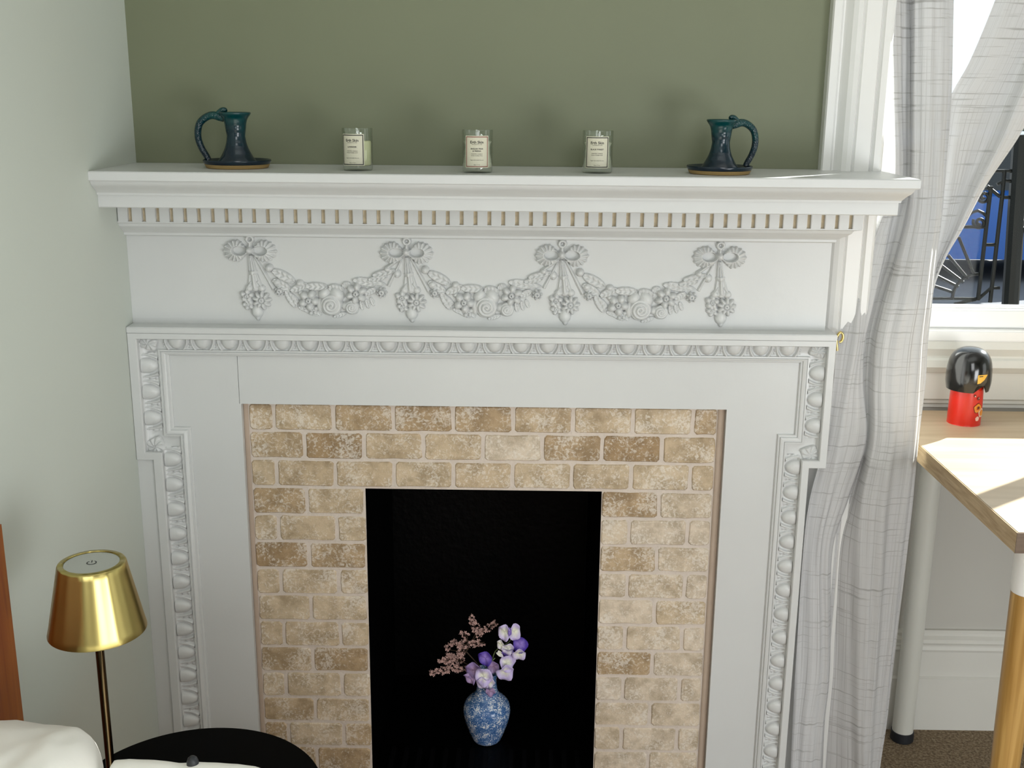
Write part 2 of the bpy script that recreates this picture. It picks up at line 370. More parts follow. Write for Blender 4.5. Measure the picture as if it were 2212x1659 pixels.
# window: frame, sash, panes
wf = tag(empty('window_1', (1.07, 0.35, 0.075)), kind='structure', label='white sash window beside the curtain')
def wpart(name, m, b, bev=0.003):
    g = G(); g.bbox(*b, bev); o = g.build(name, m, wf, loc=(-1.07, -0.35, -0.075)); return o
wpart('window_sill', TRIMW, (1.062, 3.4, 0.300, 0.40, 0.060, 0.083))
wpart('sash_rail', TRIMW, (1.10, 3.4, 0.320, 0.365, 0.083, 0.121))
wpart('glazing_bead', TRIMW, (1.13, 3.4, 0.335, 0.350, 0.119, 0.127), 0.002)
wpart('window_jamb', TRIMW, (1.068, 1.165, 0.315, 0.40, 0.083, 1.72))
wpart('sash_rail', TRIMW, (1.13, 3.4, 0.33, 0.365, 1.66, 1.72))
wpart('mullion', TRIMW, (1.90, 1.945, 0.33, 0.365, 0.121, 1.66))
wpart('mullion', TRIMW, (2.70, 2.745, 0.33, 0.365, 0.121, 1.66))
for a, b in ((1.13, 1.90), (1.945, 2.70), (2.745, 3.4)):
    wpart('pane', GLASS, (a, b, 0.347, 0.351, 0.121, 1.66), 0.0005)

# ------------------------------------------------------------------ firebox
fb = tag(empty('firebox', (0.396, 0.2, FLOOR)), 'black painted fire opening with an iron grate inside the stone tiles', 'fireplace')
HE = -0.742
def fpart(g, name, m): return g.build(name, m, fb, loc=(-0.396, -0.2, -FLOOR))
fpart(G().box(OX0-0.03, OX0, 0.014, 0.43, FLOOR, OZ+0.002), 'side_wall', BLACK)
fpart(G().box(OX1, OX1+0.03, 0.014, 0.43, FLOOR, OZ+0.002), 'side_wall', BLACK)
fpart(G().box(OX0-0.03, OX1+0.03, 0.40, 0.43, FLOOR, OZ+0.002), 'back_wall', BLACK)
fpart(G().box(OX0-0.03, OX1+0.03, 0.0137+0.08, 0.43, OZ-0.002, OZ+0.028), 'lintel', BLACK)
fpart(G().box(OX0, OX1, 0.014, 0.40, FLOOR, HE), 'hearth', BLACK)
for k in range(15):
    x = OX0+0.03+k*0.026
    fpart(G().bbox(x-0.005, x+0.005, 0.022, 0.105, HE-0.001, HE+0.006, 0.0015), 'grate_bar', GRATE)
fpart(G().bbox(OX0+0.015, OX1-0.015, 0.015, 0.024, HE-0.001, HE+0.009, 0.002), 'grate_rail', GRATE)

# ------------------------------------------------------------------ tiled slips
ts = tag(empty('tile_surround', (0.396, 0.05, FLOOR)), 'tumbled beige stone tiles in running bond around the black fire opening', 'tiles')
TO = (-0.396, -0.05, -FLOOR)
X0, X1 = -0.025, 0.8177
g = G(); g.box(X0, OX0-0.0005, 0.0138, YB, FLOOR, 0.002); g.box(OX1+0.0005, X1, 0.0138, YB, FLOOR, 0.002); g.box(OX0-0.0005, OX1+0.0005, 0.0138, YB, OZ-0.0025, 0.002)
g.build('grout', GROUT, ts, loc=TO)
for (a, b) in ((X0, X0+0.0085), (X1-0.0125, X1)):
    g = G(); g.tube([((a+b)/2, 0.0125, FLOOR), ((a+b)/2, 0.0125, -0.4), ((a+b)/2, 0.0125, 0.0)], (b-a)/2, 10, 0.45); g.build('corner_bead', BEAD, ts, loc=TO)
def tile_mesh(wd, ht, seed):
    r = random.Random(seed); out = []
    P = []
    nx = 4 if wd > 0.07 else 3
    j = 0.0009
    c = 0.004
    x, z = wd/2, ht/2
    P += [(-x+c, -z), ]
    for i in range(1, nx): P.append((-x+wd*i/nx, -z))
    P += [(x-c, -z), (x, -z+c), (x, 0), (x, z-c), (x-c, z)]
    for i in range(nx-1, 0, -1): P.append((-x+wd*i/nx, z))
    P += [(-x+c, z), (-x, z-c), (-x, 0), (-x, -z+c)]
    P = [(a+r.uniform(-j, j), b+r.uniform(-j, j)) for a, b in P]
    n = len(P); V = []
    for a, b in P: V.append((a, 0.006, b))
    for a, b in P: V.append((a, 0.0012, b))
    for a, b in P:
        d = math.hypot(a, b); V.append((a-a/x*0.0016, -0.0012+r.uniform(-0.0003, 0.0003), b-b/z*0.0016))
    Fc = [tuple(range(2*n, 3*n))]
    for k in range(2):
        for i in range(n): Fc.append((k*n+i, k*n+(i+1) % n, (k+1)*n+(i+1) % n, (k+1)*n+i))
    return fixn(mesh('tile', V, Fc, TILE))
TC = {}
TONE = {(0, 0): .35, (0, 2): .22, (0, 3): .15, (0, 4): .20, (0, 5): .38, (0, 8): .3, (1, 0): .35, (1, 1): .06, (1, 4): .85, (1, 5): .18, (1, 6): .05, (3, 0): .22, (3, 1): .5, (5, 0): .12, (5, 1): .25,
        (3, 10): .2, (5, 10): .35, (7, 10): .85, (7, 11): .55, (9, 0): .38, (9, 1): .25, (9, 10): .25, (10, 10): .95, (13, 1): .3, (11, 0): .4, (12, 0): .3, (13, 0): .25, (12, 2): .35}
def tile(xa, xb, k, q=0):
    wd = xb-xa-0.0062; zt = -PZ*k; zb = -PZ*(k+1); ht = PZ-0.0058
    if wd < 0.012: return
    key = (round(wd, 3), rnd.randrange(5))
    if key not in TC: TC[key] = tile_mesh(wd, ht, hash(key) & 255)
    o = link('tile', TC[key], ts, ((xa+xb)/2+TO[0]+rnd.uniform(-.0004, .0004), 0.0125+TO[1]+rnd.uniform(-0.0006, 0.0004), (zt+zb)/2+TO[2]+rnd.uniform(-.0004, .0004)))
    v = TONE.get((k, q), 0.42+0.16*rnd.random()+(0.22 if xa > 0.6 and k > 2 else 0)+(0.08 if k > 3 else 0)); o.color = (v, v, v, 1)
    o.rotation_euler = (rnd.uniform(-.012, .012), rnd.uniform(-.006, .006), rnd.uniform(-.008, .008))
PZ = 0.0522; xa0, xb0 = 0.0277, 0.0801; L0, R0 = -0.0185, 0.8065
for k in range(15):
    st = xa0 if k % 2 == 0 else xb0
    js = [L0]+[st+0.105*i for i in range(8) if L0 < st+0.105*i < R0-0.006]+[R0]
    rq = 10
    for q, (a, b) in enumerate(zip(js, js[1:])):
        if k < 3: tile(a, b, k, q); continue
        if a < OX0-0.01: tile(a, min(b, OX0+0.002), k, q)
        if b > OX1+0.01: tile(max(a, OX1-0.002), b, k, rq); rq += 1

# ------------------------------------------------------------------ the painted fireplace surround
fs = tag(empty('fireplace_surround', (0.396, 0.0, FLOOR)), 'white painted mantelpiece with moulded garlands, dentils and egg pattern border', 'mantelpiece')
SO = (-0.396, 0.0, -FLOOR)
def sp(g, name, m=WHITE, label=None, sm=False):
    o = g.build(name, m, fs, loc=SO)
    if label: o['label'] = label
    if sm: autosmooth(o, 0.5)
    return o
sp(G().box(XL+0.0002, -0.028, 0.0, YB, FLOOR, 0.130), 'board')
sp(G().box(-0.0272, X1, 0.0, YB, 0.0, 0.130), 'board')
sp(G().box(X1, 0.9616, 0.0, YB, FLOOR, 0.130).box(0.9616, 0.990, 0.0, YB, -0.0975, 0.130), 'board')
sp(G().box(-0.028, X0, 0.0, YB, FLOOR, 0.0), 'fillet')
sp(G().box(XL+0.0002, -0.1785, -0.018, 0.0, FLOOR, -0.098), 'infill_strip')
sp(G().bbox(XL+0.0002, 0.9915, -0.0245, YB, 0.1285, 0.139, 0.0012), 'ledge')
sp(G().box(XL+0.0002, 0.979, 0.012, YB, 0.139, 0.2905), 'frieze_panel')

# cornice: profiles swept along the front with a mitred return at the right end
def cornice(name, prof, yb=0.0885, xb=0.97, m=WHITE):
    """prof: (y_front, x_right, z) from top to bottom"""
    V = []; n = len(prof)+2
    zt, zb = prof[0][2], prof[-1][2]
    for s in range(3):
        for (y, x, z) in prof:
            V.append([(XL+0.0002, y, z), (x, y, z), (x, YB-0.0005, z)][s])
        for z in (zb, zt):
            V.append([(XL+0.0002, yb, z), (xb, yb, z), (xb, YB-0.0005, z)][s])
    Fc = []
    for s in range(2):
        for i in range(n): Fc.append((s*n+i, s*n+(i+1) % n, (s+1)*n+(i+1) % n, (s+1)*n+i))
    Fc += [tuple(range(n)), tuple(range(3*n-1, 2*n-1, -1))]
    o = link(name, fixn(mesh(name, V, Fc, m)), fs, SO); autosmooth(o, 0.45); return o
cornice('mantel_shelf', [(-0.130, 1.066, 0.405), (-0.1315, 1.0675, 0.4035), (-0.1315, 1.0675, 0.3915), (-0.130, 1.066, 0.390)])
cornice('ogee_moulding', [(-0.126, 1.062, 0.390), (-0.125, 1.061, 0.3865), (-0.121, 1.0585, 0.382), (-0.113, 1.055, 0.3775), (-0.107, 1.0525, 0.3735), (-0.1035, 1.050, 0.370), (-0.103, 1.049, 0.3665)])
cornice('fascia', [(-0.0995, 1.0468, 0.3665), (-0.0995, 1.0468, 0.348), (-0.098, 1.046, 0.3465)])
cornice('dentil_backing', [(-0.0175, 1.011, 0.3465), (-0.0175, 1.011, 0.315)], m=GAP)
cornice('dentil_fillet', [(-0.024, 1.017, 0.3465), (-0.024, 1.017, 0.3405)])
cornice('bed_moulding', [(-0.024, 1.0165, 0.3165), (-0.024, 1.0165, 0.3145), (-0.020, 1.005, 0.313), (-0.0175, 1.002, 0.308), (-0.011, 0.996, 0.303), (-0.004, 0.990, 0.2995), (-0.001, 0.986, 0.2965), (0.002, 0.9835, 0.2955), (0.002, 0.983, 0.2915), (0.006, 0.981, 0.2895)])
DP = 0.02275; gap0 = -0.1856
dm = fixn(mesh('dentil', *(lambda q: (q.V, q.F))(G().bbox(-(DP-0.0062)/2, (DP-0.0062)/2, -0.0245, -0.009, -0.0125, 0.0125, 0.0008)), WHITE))
for k in range(-1, 53):
    xc = gap0+DP*(k+0.5)
    if k == -1: xc = -0.1975
    link('dentil', dm, fs, (xc+SO[0], 0, 0.3285+SO[2]))

# frame moulding: swept profile, mitred, with ears
segs = [('v', -0.178, 1, 1.10), ('h', -0.0975, 1, 0.95), ('v', XL+0.0003, 1, 1.10), ('h', 0.1285, -1, 0.74), ('v', 0.991, -1, 0.93), ('h', -0.0975, 1, 0.95), ('v', 0.9616, -1, 0.93)]
def contour(d):
    P = []
    off = [(t, c+sg*sc*d) for (t, c, sg, sc) in segs]
    P.append((off[0][1], FLOOR))
    for (t, c), (t2, c2) in zip(off, off[1:]):
        P.append((c, c2) if t == 'v' else (c2, c))
    P.append((off[-1][1], FLOOR)); return P
prof = [(0, 0.0), (0, -0.022), (0.0010, -0.0235), (0.013, -0.0235), (0.0145, -0.0215), (0.0147, -0.0120), (0.019, -0.0075), (0.028, -0.0045), (0.037, -0.0045), (0.0420, -0.0060), (0.0425, -0.0100),
        (0.0452, -0.0105), (0.0455, -0.0085), (0.0470, -0.0085), (0.0475, -0.0105), (0.0495, -0.0100), (0.0530, -0.0080), (0.0535, -0.0050), (0.0560, -0.0050), (0.0575, -0.0035), (0.0575, 0.0)]
V = []; Fc = []
for (d, y) in prof:
    for (x, z) in contour(d): V.append((x, y, z))
m_ = 8
for i in range(len(prof)-1):
    for k in range(m_-1): Fc.append((i*m_+k, i*m_+k+1, (i+1)*m_+k+1, (i+1)*m_+k))
fm = link('frame_moulding', mesh('frame_moulding', V, Fc, WHITE), fs, SO)
me = fm.data; fixn(me); autosmooth(fm, 0.5)

# height-field reliefs ------------------------------------------------
def field(name, fn, x0, x1, z0, z1, step, m=WHITE, keep=1e-5):
    """relief: fn(X,Z)->height outwards (towards -y); cells without relief are dropped"""
    nx = int((x1-x0)/step)+1; nz = int((z1-z0)/step)+1
    X, Z = np.meshgrid(np.linspace(x0, x1, nx), np.linspace(z0, z1, nz)); H = fn(X, Z)
    on = H > keep
    cell = on[:-1, :-1] | on[1:, :-1] | on[:-1, 1:] | on[1:, 1:]
    idx = -np.ones(H.shape, int); use = np.zeros(H.shape, bool)
    for a in (0, 1):
        for b in (0, 1): use[a:a+nz-1, b:b+nx-1] |= cell
    idx[use] = np.arange(use.sum())
    V = np.stack([X[use], -np.maximum(H[use], -0.0006), Z[use]], 1)
    j, i = np.nonzero(cell)
    Fc = np.stack([idx[j, i], idx[j, i+1], idx[j+1, i+1], idx[j+1, i]], 1)
    me = bpy.data.meshes.new(name); me.vertices.add(len(V)); me.vertices.foreach_set('co', V.astype(np.float32).ravel())
    me.loops.add(len(Fc)*4); me.loops.foreach_set('vertex_index', Fc.astype(np.int32).ravel())
    me.polygons.add(len(Fc)); me.polygons.foreach_set('loop_start', np.arange(0, len(Fc)*4, 4, dtype=np.int32))
    me.polygons.foreach_set('use_smooth', np.ones(len(Fc), bool))
    me.update(calc_edges=True); me.validate(); me.materials.append(m); return me
def rot(X, Z, cx, cz, ang):
    c, s = math.cos(ang), math.sin(ang); dx = X-cx; dz = Z-cz
    return dx*c+dz*s, -dx*s+dz*c
def dome(X, Z, cx, cz, a, b, ang, h, p=0.5):
    u, v = rot(X, Z, cx, cz, ang); r2 = (u/a)**2+(v/b)**2
    return np.where(r2 < 1, h*np.clip(1-r2, 0, 1)**p, -1)
def petals(X, Z, cx, cz, R, n, h, a0=0.0, core=0.28, sq=1.0):
    H = np.full(X.shape, -1.0)
    for k in range(n):
        a = a0+2*PI*k/n; rr = R*0.58
        H = np.maximum(H, dome(X, Z, cx+rr*math.cos(a), cz+rr*math.sin(a)*sq, R*0.44, min(R*0.44, R*1.9/n), a, h))
    r = np.hypot(X-cx, Z-cz)/(R*core)
    H = np.where(r < 1.25, h*0.45, H); H = np.where(r < 1, h*(0.75+0.35*np.sqrt(np.clip(1-r*r, 0, 1))), H)
    return np.where(r < 0.35, h*0.6, H)
def rose(X, Z, cx, cz, R, h):
    dx, dz = X-cx, Z-cz; r = np.hypot(dx, dz)/R; a = np.arctan2(dz, dx)
    s = (r*3.0-a/(2*PI)) % 1.0
    H = h*(0.35+0.65*np.sqrt(np.clip(1-r*r, 0, 1)))*(0.62+0.38*np.sqrt(np.clip(1-(2*s-1)**2*0.9, 0, 1)))
    return np.where(r < 1+0.05*np.sin(a*5), H, -1)
def leaf(X, Z, x0, z0, x1, z1, wd, h):
    L = math.hypot(x1-x0, z1-z0); ang = math.atan2(z1-z0, x1-x0)
    u, v = rot(X, Z, (x0+x1)/2, (z0+z1)/2, ang); t = np.clip(u/(L/2), -1, 1)
    half = wd/2*np.sqrt(np.clip(1-np.abs(t)**2.2, 0, 1)); q = v/np.maximum(half, 1e-6)
    H = h*(0.35+0.65*np.abs(q)**0.7)*np.sqrt(np.clip(1-np.abs(q)**3, 0, 1))*(0.85+0.15*np.sin(u/(L/2)*14+np.abs(q)*4))
    return np.where((np.abs(u) < L/2) & (np.abs(q) < 1), H, -1)
def strap(X, Z, x0, z0, x1, z1, w0, w1, h, flutes=1):
    L = math.hypot(x1-x0, z1-z0); ang = math.atan2(z1-z0, x1-x0); u, v = rot(X, Z, x0, z0, ang); t = u/L
    half = (w0+(w1-w0)*np.clip(t, 0, 1))/2; q = v/half
    H = h*(0.7+0.3*np.cos(q*PI*flutes))*np.clip(1-q*q, 0, 1)**0.35
    return np.where((t > 0) & (t < 1) & (np.abs(q) < 1), H, -1)
def ringf(X, Z, cx, cz, a, b, wd, h):
    r = np.sqrt(((X-cx)/a)**2+((Z-cz)/b)**2); q = (r-1)/wd
    return np.where(np.abs(q) < 1, h*np.sqrt(np.clip(1-q*q, 0, 1)), -1)

# egg unit: egg, husk ridges and a dart; pitch along x, band width along z
EP = 0.0467; BW = 0.0265
def egg_fn(X, Z):
    u = X/EP; v = Z/BW                       # v: +0.5 outer edge, -0.5 inner edge
    a, b = 0.31, 0.90
    uu = u/a; vv = (v-0.42)/b; r = np.sqrt(uu**2+vv**2)
    H = np.full(X.shape, 0.0004)
    q = (r-1.36)/0.16; H = np.maximum(H, np.where(np.abs(q) < 1, 0.0068*np.sqrt(np.clip(1-q*q, 0, 1)), 0))
    H = np.where(r < 1.0, 0.0115*np.sqrt(np.clip(1-(r/1.0)**2.4, 0, 1)), H)
    du = np.abs(np.abs(u)-0.5)
    d1 = np.clip(1-(du/0.055)**2, 0, 1)*np.where(v > -0.35, 1, 0)
    H = np.where(r > 1.5, np.maximum(H, 0.0036*np.sqrt(d1)*(0.6+0.4*np.cos(v*16))), H)
    d2 = np.clip(1-((du-0.06-0.10*(0.3-v))/0.03)**2, 0, 1)*np.where((v < 0.1), 1, 0)
    H = np.where(r > 1.5, np.maximum(H, 0.0028*np.sqrt(d2)), H)
    return H
egg_me = field('egg', egg_fn, -EP/2+0.0002, EP/2-0.0002, -BW/2, BW/2, 0.0011)
def corner_fn(X, Z):
    r = np.hypot(X, Z)/0.017; a = np.arctan2(Z, X)
    H = 0.0075*(0.5+0.5*np.abs(np.sin(a*4+r*1.5)))*np.sqrt(np.clip(1-(r/1.12)**2, 0, 1))+0.001
    d = np.maximum(np.abs(X), np.abs(Z))/0.0145
    return np.where((r < 1.1) & (d < 1), H, -1)
corner_me = field('corner_leaf', corner_fn, -0.0148, 0.0148, -0.0148, 0.0148, 0.001)
def egg(x, z, ang, sx=1, sz=1):
    o = link('egg', egg_me, fs, (x+SO[0], -0.0048+SO[1], z+SO[2])); o.rotation_euler = (0, ang, 0); o.scale = (sx, 1, sz)
def corner(x, z, ang=0.0, sx=0.9, sz=0.9):
    o = link('corner_leaf', corner_me, fs, (x+SO[0], -0.006+SO[1], z+SO[2])); o.rotation_euler = (0, ang, 0); o.scale = (sx, 1.2, sz)
zt_ = 0.1285-0.74*0.0285
xe0, xe1 = -0.1285, 0.9132
for i in range(24):
    egg(xe0+(xe1-xe0)*i/23, zt_, 0, (xe1-xe0)/23/EP, 0.74)
for (x, ang, sc) in ((XL+1.1*0.0285, -PI/2, 1.08), (0.991-0.93*0.0285, PI/2, 0.92)):
    for z in (0.0685, 0.0218, -0.0249): egg(x, z, ang, 1.0, sc)
    corner(x, zt_+0.0005, 0.3, 1.0 if ang < 0 else 0.9, 0.75); corner(x, -0.0755, 1.2, 1.0 if ang < 0 else 0.9, 0.98)
for (x, ang, sc) in ((-0.178+1.1*0.0285, -PI/2, 1.08), (0.9616-0.93*0.0285, PI/2, 0.92)):
    for i in range(15):
        egg(x, -0.1005-0.0467*i, ang, 1.0, sc)

# carved bow, bell drop and swag: measured in photo units relative to the knot, 6700 units = 1 m
U_ = 6700.0
def N(x, y): return ((x-350)/U_, (205-y)/U_)
def bow_fn(X, Z):
    H = np.full(X.shape, -1.0)
    for s in (-1, 1):
        cx = s*150/U_; cz = -10/U_
        dx = (X-cx)*s; dz = Z-cz; a = np.arctan2(dz, dx); tear = np.clip(np.clip(X*s, 0, 1)/(120/U_), 0.12, 1)**0.7; r = np.sqrt((dx/(150/U_))**2+(dz/(122/U_*tear))**2)
        edge = 1+0.05*np.cos(a*15)
        hole = np.sqrt(((X-s*116/U_)/(80/U_))**2+((Z+4/U_)/(50/U_))**2)
        t = np.clip((hole-1)/1.0, 0, 1)
        fl = 0.0092*(1-0.45*t)+0.0020*np.cos(a*15)*t*np.where(np.abs(a) < 2.2, 1, 0.3)
        fl = fl*np.clip((edge-r)/0.10, 0, 1)**0.5*np.clip((hole-0.95)/0.16, 0, 1)**0.6
        H = np.maximum(H, np.where((r < edge) & (hole > 0.95), np.maximum(fl, 0.0008), -1))
    H = np.maximum(H, dome(X, Z, 0, 0, 46/U_, 46/U_, 0, 0.0125))
    x, z = N(355, 82); H = np.maximum(H, ringf(X, Z, x, z, 36/U_, 34/U_, 0.5, 0.006)); H = np.maximum(H, dome(X, Z, x, z, 15/U_, 15/U_, 0, 0.003))
    H = np.maximum(H, strap(X, Z, 0, 20/U_, x, z-30/U_, 70/U_, 50/U_, 0.006))
    return H
bow_me = field('bow', bow_fn, -0.050, 0.050, -0.024, 0.028, 0.00075)
def drop_fn(X, Z):
    H = np.full(X.shape, -1.0); P = N
    a, b = P(352, 262), P(372, 462); H = np.maximum(H, strap(X, Z, *a, *b, 40/U_, 100/U_, 0.0065, 3))
    a, b = P(372, 440), P(374, 480); H = np.maximum(H, strap(X, Z, *a, *b, 115/U_, 100/U_, 0.0085))
    a, b = P(376, 478), P(392, 640); H = np.maximum(H, strap(X, Z, *a, *b, 95/U_, 175/U_, 0.0080, 2))
    for dx in (-70, 0, 70):
        c = P(392+dx, 640); H = np.maximum(H, dome(X, Z, *c, 45/U_, 42/U_, 0, 0.0068))
    for dx in (-85, 85):
        a, b = P(385+dx*0.4, 560), P(392+dx*1.25, 660); H = np.maximum(H, strap(X, Z, *a, *b, 40/U_, 26/U_, 0.006))
    return H
def cluster_fn(X, Z):
    P = N; H = np.full(X.shape, -1.0)
    c = P(300, 828); H = np.maximum(H, petals(X, Z, *c, 68/U_, 5, 0.0055, 0.6))
    c = P(292, 728); H = np.maximum(H, petals(X, Z, *c, 82/U_, 5, 0.0068, 0.2))
    c = P(400, 905); H = np.maximum(H, dome(X, Z, *c, 66/U_, 78/U_, 0, 0.0075)); c = P(405, 965); H = np.maximum(H, dome(X, Z, *c, 30/U_, 48/U_, 0, 0.004))
    c = P(458, 778); F2 = petals(X, Z, *c, 112/U_, 9, 0.0075, 0.1, 0.26); H = np.maximum(H, F2)
    return H
drop_me = field('bell_drop', drop_fn, -0.024, 0.040, -0.078, -0.004, 0.0008)
clus_me = field('flower_cluster', cluster_fn, -0.030, 0.042, -0.122, -0.066, 0.0008)

def L_(a, b, c, d, wd, h): return lambda X, Z: leaf(X, Z, *N(a, b), *N(c, d), wd/U_, h)
def D_(a, b, ra, rb, ang, h): return lambda X, Z: dome(X, Z, *N(a, b), ra/U_, rb/U_, ang, h)
def P_(a, b, R, n, h, a0=0.0, core=0.26): return lambda X, Z: petals(X, Z, *N(a, b), R/U_, n, h, a0, core)
def R_(a, b, R, h): return lambda X, Z: rose(X, Z, *N(a, b), R/U_, h)
def S_(a, b, c, d, w0, w1, h): return lambda X, Z: strap(X, Z, *N(a, b), *N(c, d), w0/U_, w1/U_, h)
def mx(*fs_):
    def f(X, Z):
        H = np.full(X.shape, -1.0)
        for q in fs_: H = np.maximum(H, q(X, Z))
        return H
    return f
swag = {
 'ribbon': [mx(S_(395, 265, 600, 650, 30, 55, 0.0045)), mx(S_(2070, 268, 1880, 400, 40, 50, 0.006), S_(2060, 300, 1905, 600, 22, 44, 0.0042))],
 'leaf': [mx(L_(590, 430, 845, 565, 115, 0.0085)), mx(L_(590, 540, 790, 660, 110, 0.0065)), mx(L_(735, 655, 850, 860, 95, 0.0075), L_(780, 700, 880, 800, 60, 0.006)),
          mx(L_(790, 670, 985, 585, 95, 0.0080), D_(900, 575, 45, 36, 0.3, 0.0085)), mx(L_(960, 610, 1215, 615, 100, 0.0085)), mx(L_(1225, 620, 1400, 660, 120, 0.0085), L_(1380, 600, 1480, 580, 80, 0.007)),
          mx(L_(1500, 530, 1760, 590, 85, 0.0075), L_(1560, 510, 1880, 585, 60, 0.0065)), mx(L_(1675, 530, 1900, 490, 70, 0.0085)), mx(L_(1725, 480, 1990, 415, 75, 0.0085)),
          mx(L_(1640, 700, 1770, 625, 85, 0.0065)), mx(L_(870, 850, 1000, 900, 60, 0.005), L_(940, 880, 1100, 940, 70, 0.0055)), mx(L_(1050, 860, 1130, 950, 60, 0.005), L_(1270, 965, 1420, 915, 60, 0.005)),
          mx(L_(1590, 760, 1610, 880, 55, 0.005), L_(1650, 750, 1680, 860, 55, 0.005), L_(1700, 730, 1740, 830, 50, 0.0045))],
 'berry': [mx(D_(560, 405, 48, 48, 0, 0.010)), mx(D_(1900, 405, 40, 36, 0, 0.0085)), mx(D_(2010, 455, 46, 50, 0, 0.0065), D_(2010, 480, 20, 22, 0, 0.008)), mx(D_(905, 690, 34, 30, 0, 0.006)), mx(D_(640, 570, 46, 40, 0.3, 0.007))],
 'rosette': [mx(P_(668, 668, 62, 7, 0.0085, 0, 0.5)), mx(P_(1830, 672, 66, 7, 0.0085, 0, 0.5))],
 'blossom': [mx(P_(1000, 770, 125, 5, 0.0115, 1.1, 0.24)), mx(P_(1540, 685, 128, 6, 0.0115, 0.35, 0.24)), mx(P_(1040, 880, 70, 5, 0.0075, 0.4))],
 'rose': [mx(D_(1175, 690, 80, 60, 0.7, 0.0095), D_(1320, 700, 95, 75, -0.9, 0.0100), D_(1130, 830, 50, 90, 0, 0.008), R_(1258, 820, 125, 0.0150)), mx(D_(1420, 830, 60, 50, 0.3, 0.007), R_(1490, 845, 84, 0.0115))],
}
swag_me = []
for nm, fl in swag.items():
    for q, f in enumerate(fl):
        swag_me.append((nm, field(nm, f, 0.0, 0.262, -0.120, -0.006, 0.0009)))
kn = [(0.0015, 0.2668), (0.2655, 0.2662), (0.5270, 0.2645), (0.7920, 0.2645)]
for i, (x, z) in enumerate(kn):
    for nm, me_ in (('bow', bow_me), ('bell_drop', drop_me), ('flower_cluster', clus_me)):
        link(nm, me_, fs, (x+SO[0], 0.0118+SO[1]-(0.0012 if nm == 'flower_cluster' else 0), z+SO[2])).scale = (1, 1.35, 1)
    if i < 3:
        sw = empty('garland', (x+SO[0], 0.0118+SO[1], z+SO[2])); sw.parent = fs; sw.scale = (1, 1.35, 1)
        for j, (nm, me_) in enumerate(swag_me): link(nm, me_, sw, (0, 0.00002*(j % 9), 0))

# ------------------------------------------------------------------ things on the mantel
MT = 0.405
def candlestick(cx, cy, s, flip, label):
    t = tag(empty('candlestick', (cx, cy, MT)), label, 'candlestick', 'teal glazed candlesticks on the mantel')
    body = G()
    body.lathe([(0.0, 0.006), (0.030, 0.0065), (0.0455, 0.0078), (0.051, 0.0125), (0.0545, 0.0135), (0.0552, 0.0115), (0.053, 0.0075), (0.0515, 0.0058), (0.0, 0.0058)])
    o = body.build('saucer', GLAZE, t, True); autosmooth(o, 0.9)
    o = G().lathe([(0.048, 0), (0.050, 0.0010), (0.0528, 0.0065), (0.0, 0.0065)]).build('clay_foot', TAN, t); autosmooth(o, 0.6)
    pr = crom([(0.0335, 0.0070), (0.0300, 0.0125), (0.0250, 0.0200), (0.0198, 0.0300), (0.0165, 0.0400), (0.0152, 0.0480), (0.0148, 0.0520), (0.0158, 0.0580), (0.0166, 0.0640), (0.0176, 0.0715), (0.0200, 0.0790), (0.0243, 0.0850), (0.0254, 0.0875), (0.0240, 0.0892),
               (0.0200, 0.0872), (0.0150, 0.0820), (0.0115, 0.0760), (0.0108, 0.060)], 4)
    o = G().lathe([tuple(p) for p in pr]).build('body', GLAZE, t); autosmooth(o, 1.0)
    dx = -1 if not flip else 1
    P = [(-0.0180, 0.0790), (-0.0245, 0.0812), (-0.0365, 0.0838), (-0.0480, 0.0800), (-0.0580, 0.0710), (-0.0620, 0.0580), (-0.0618, 0.0450), (-0.0572, 0.0310), (-0.0505, 0.0190), (-0.0470, 0.0115)]
    P = crom([(-x*dx, 0, z) for x, z in P], 5)
    R = np.interp(np.linspace(0, 1, len(P)), [0, .12, .3, .5, .8, 1], [0.0062, 0.0068, 0.0060, 0.0056, 0.0052, 0.0050])
    g = G(); g.tube(P, list(R), 14, 1.1); o = g.build('handle', SCALES, t); autosmooth(o, 1.2)
    P = crom([(dx*0.030, 0, 0.0838), (dx*0.0225, 0, 0.0905), (dx*0.0165, 0, 0.0925), (dx*0.0130, 0, 0.0895)], 4)
    o = G().tube(P, list(np.interp(np.linspace(0, 1, len(P)), [0, .4, .8, 1], [0.0045, 0.0048, 0.0036, 0.0016])), 12).build('handle_tip', SCALES, t); autosmooth(o, 1.2)
    t.scale = (s, s, s)
    return t
candlestick(-0.005, -0.018, 0.99, False, 'teal glazed chamberstick candlestick at the left end, its scaly loop handle pointing left')
c2 = candlestick(0.7745, -0.044, 0.95, True, 'teal glazed chamberstick candlestick at the right end, its scaly loop handle pointing right')
c2.rotation_euler = (0, 0, 0.25)

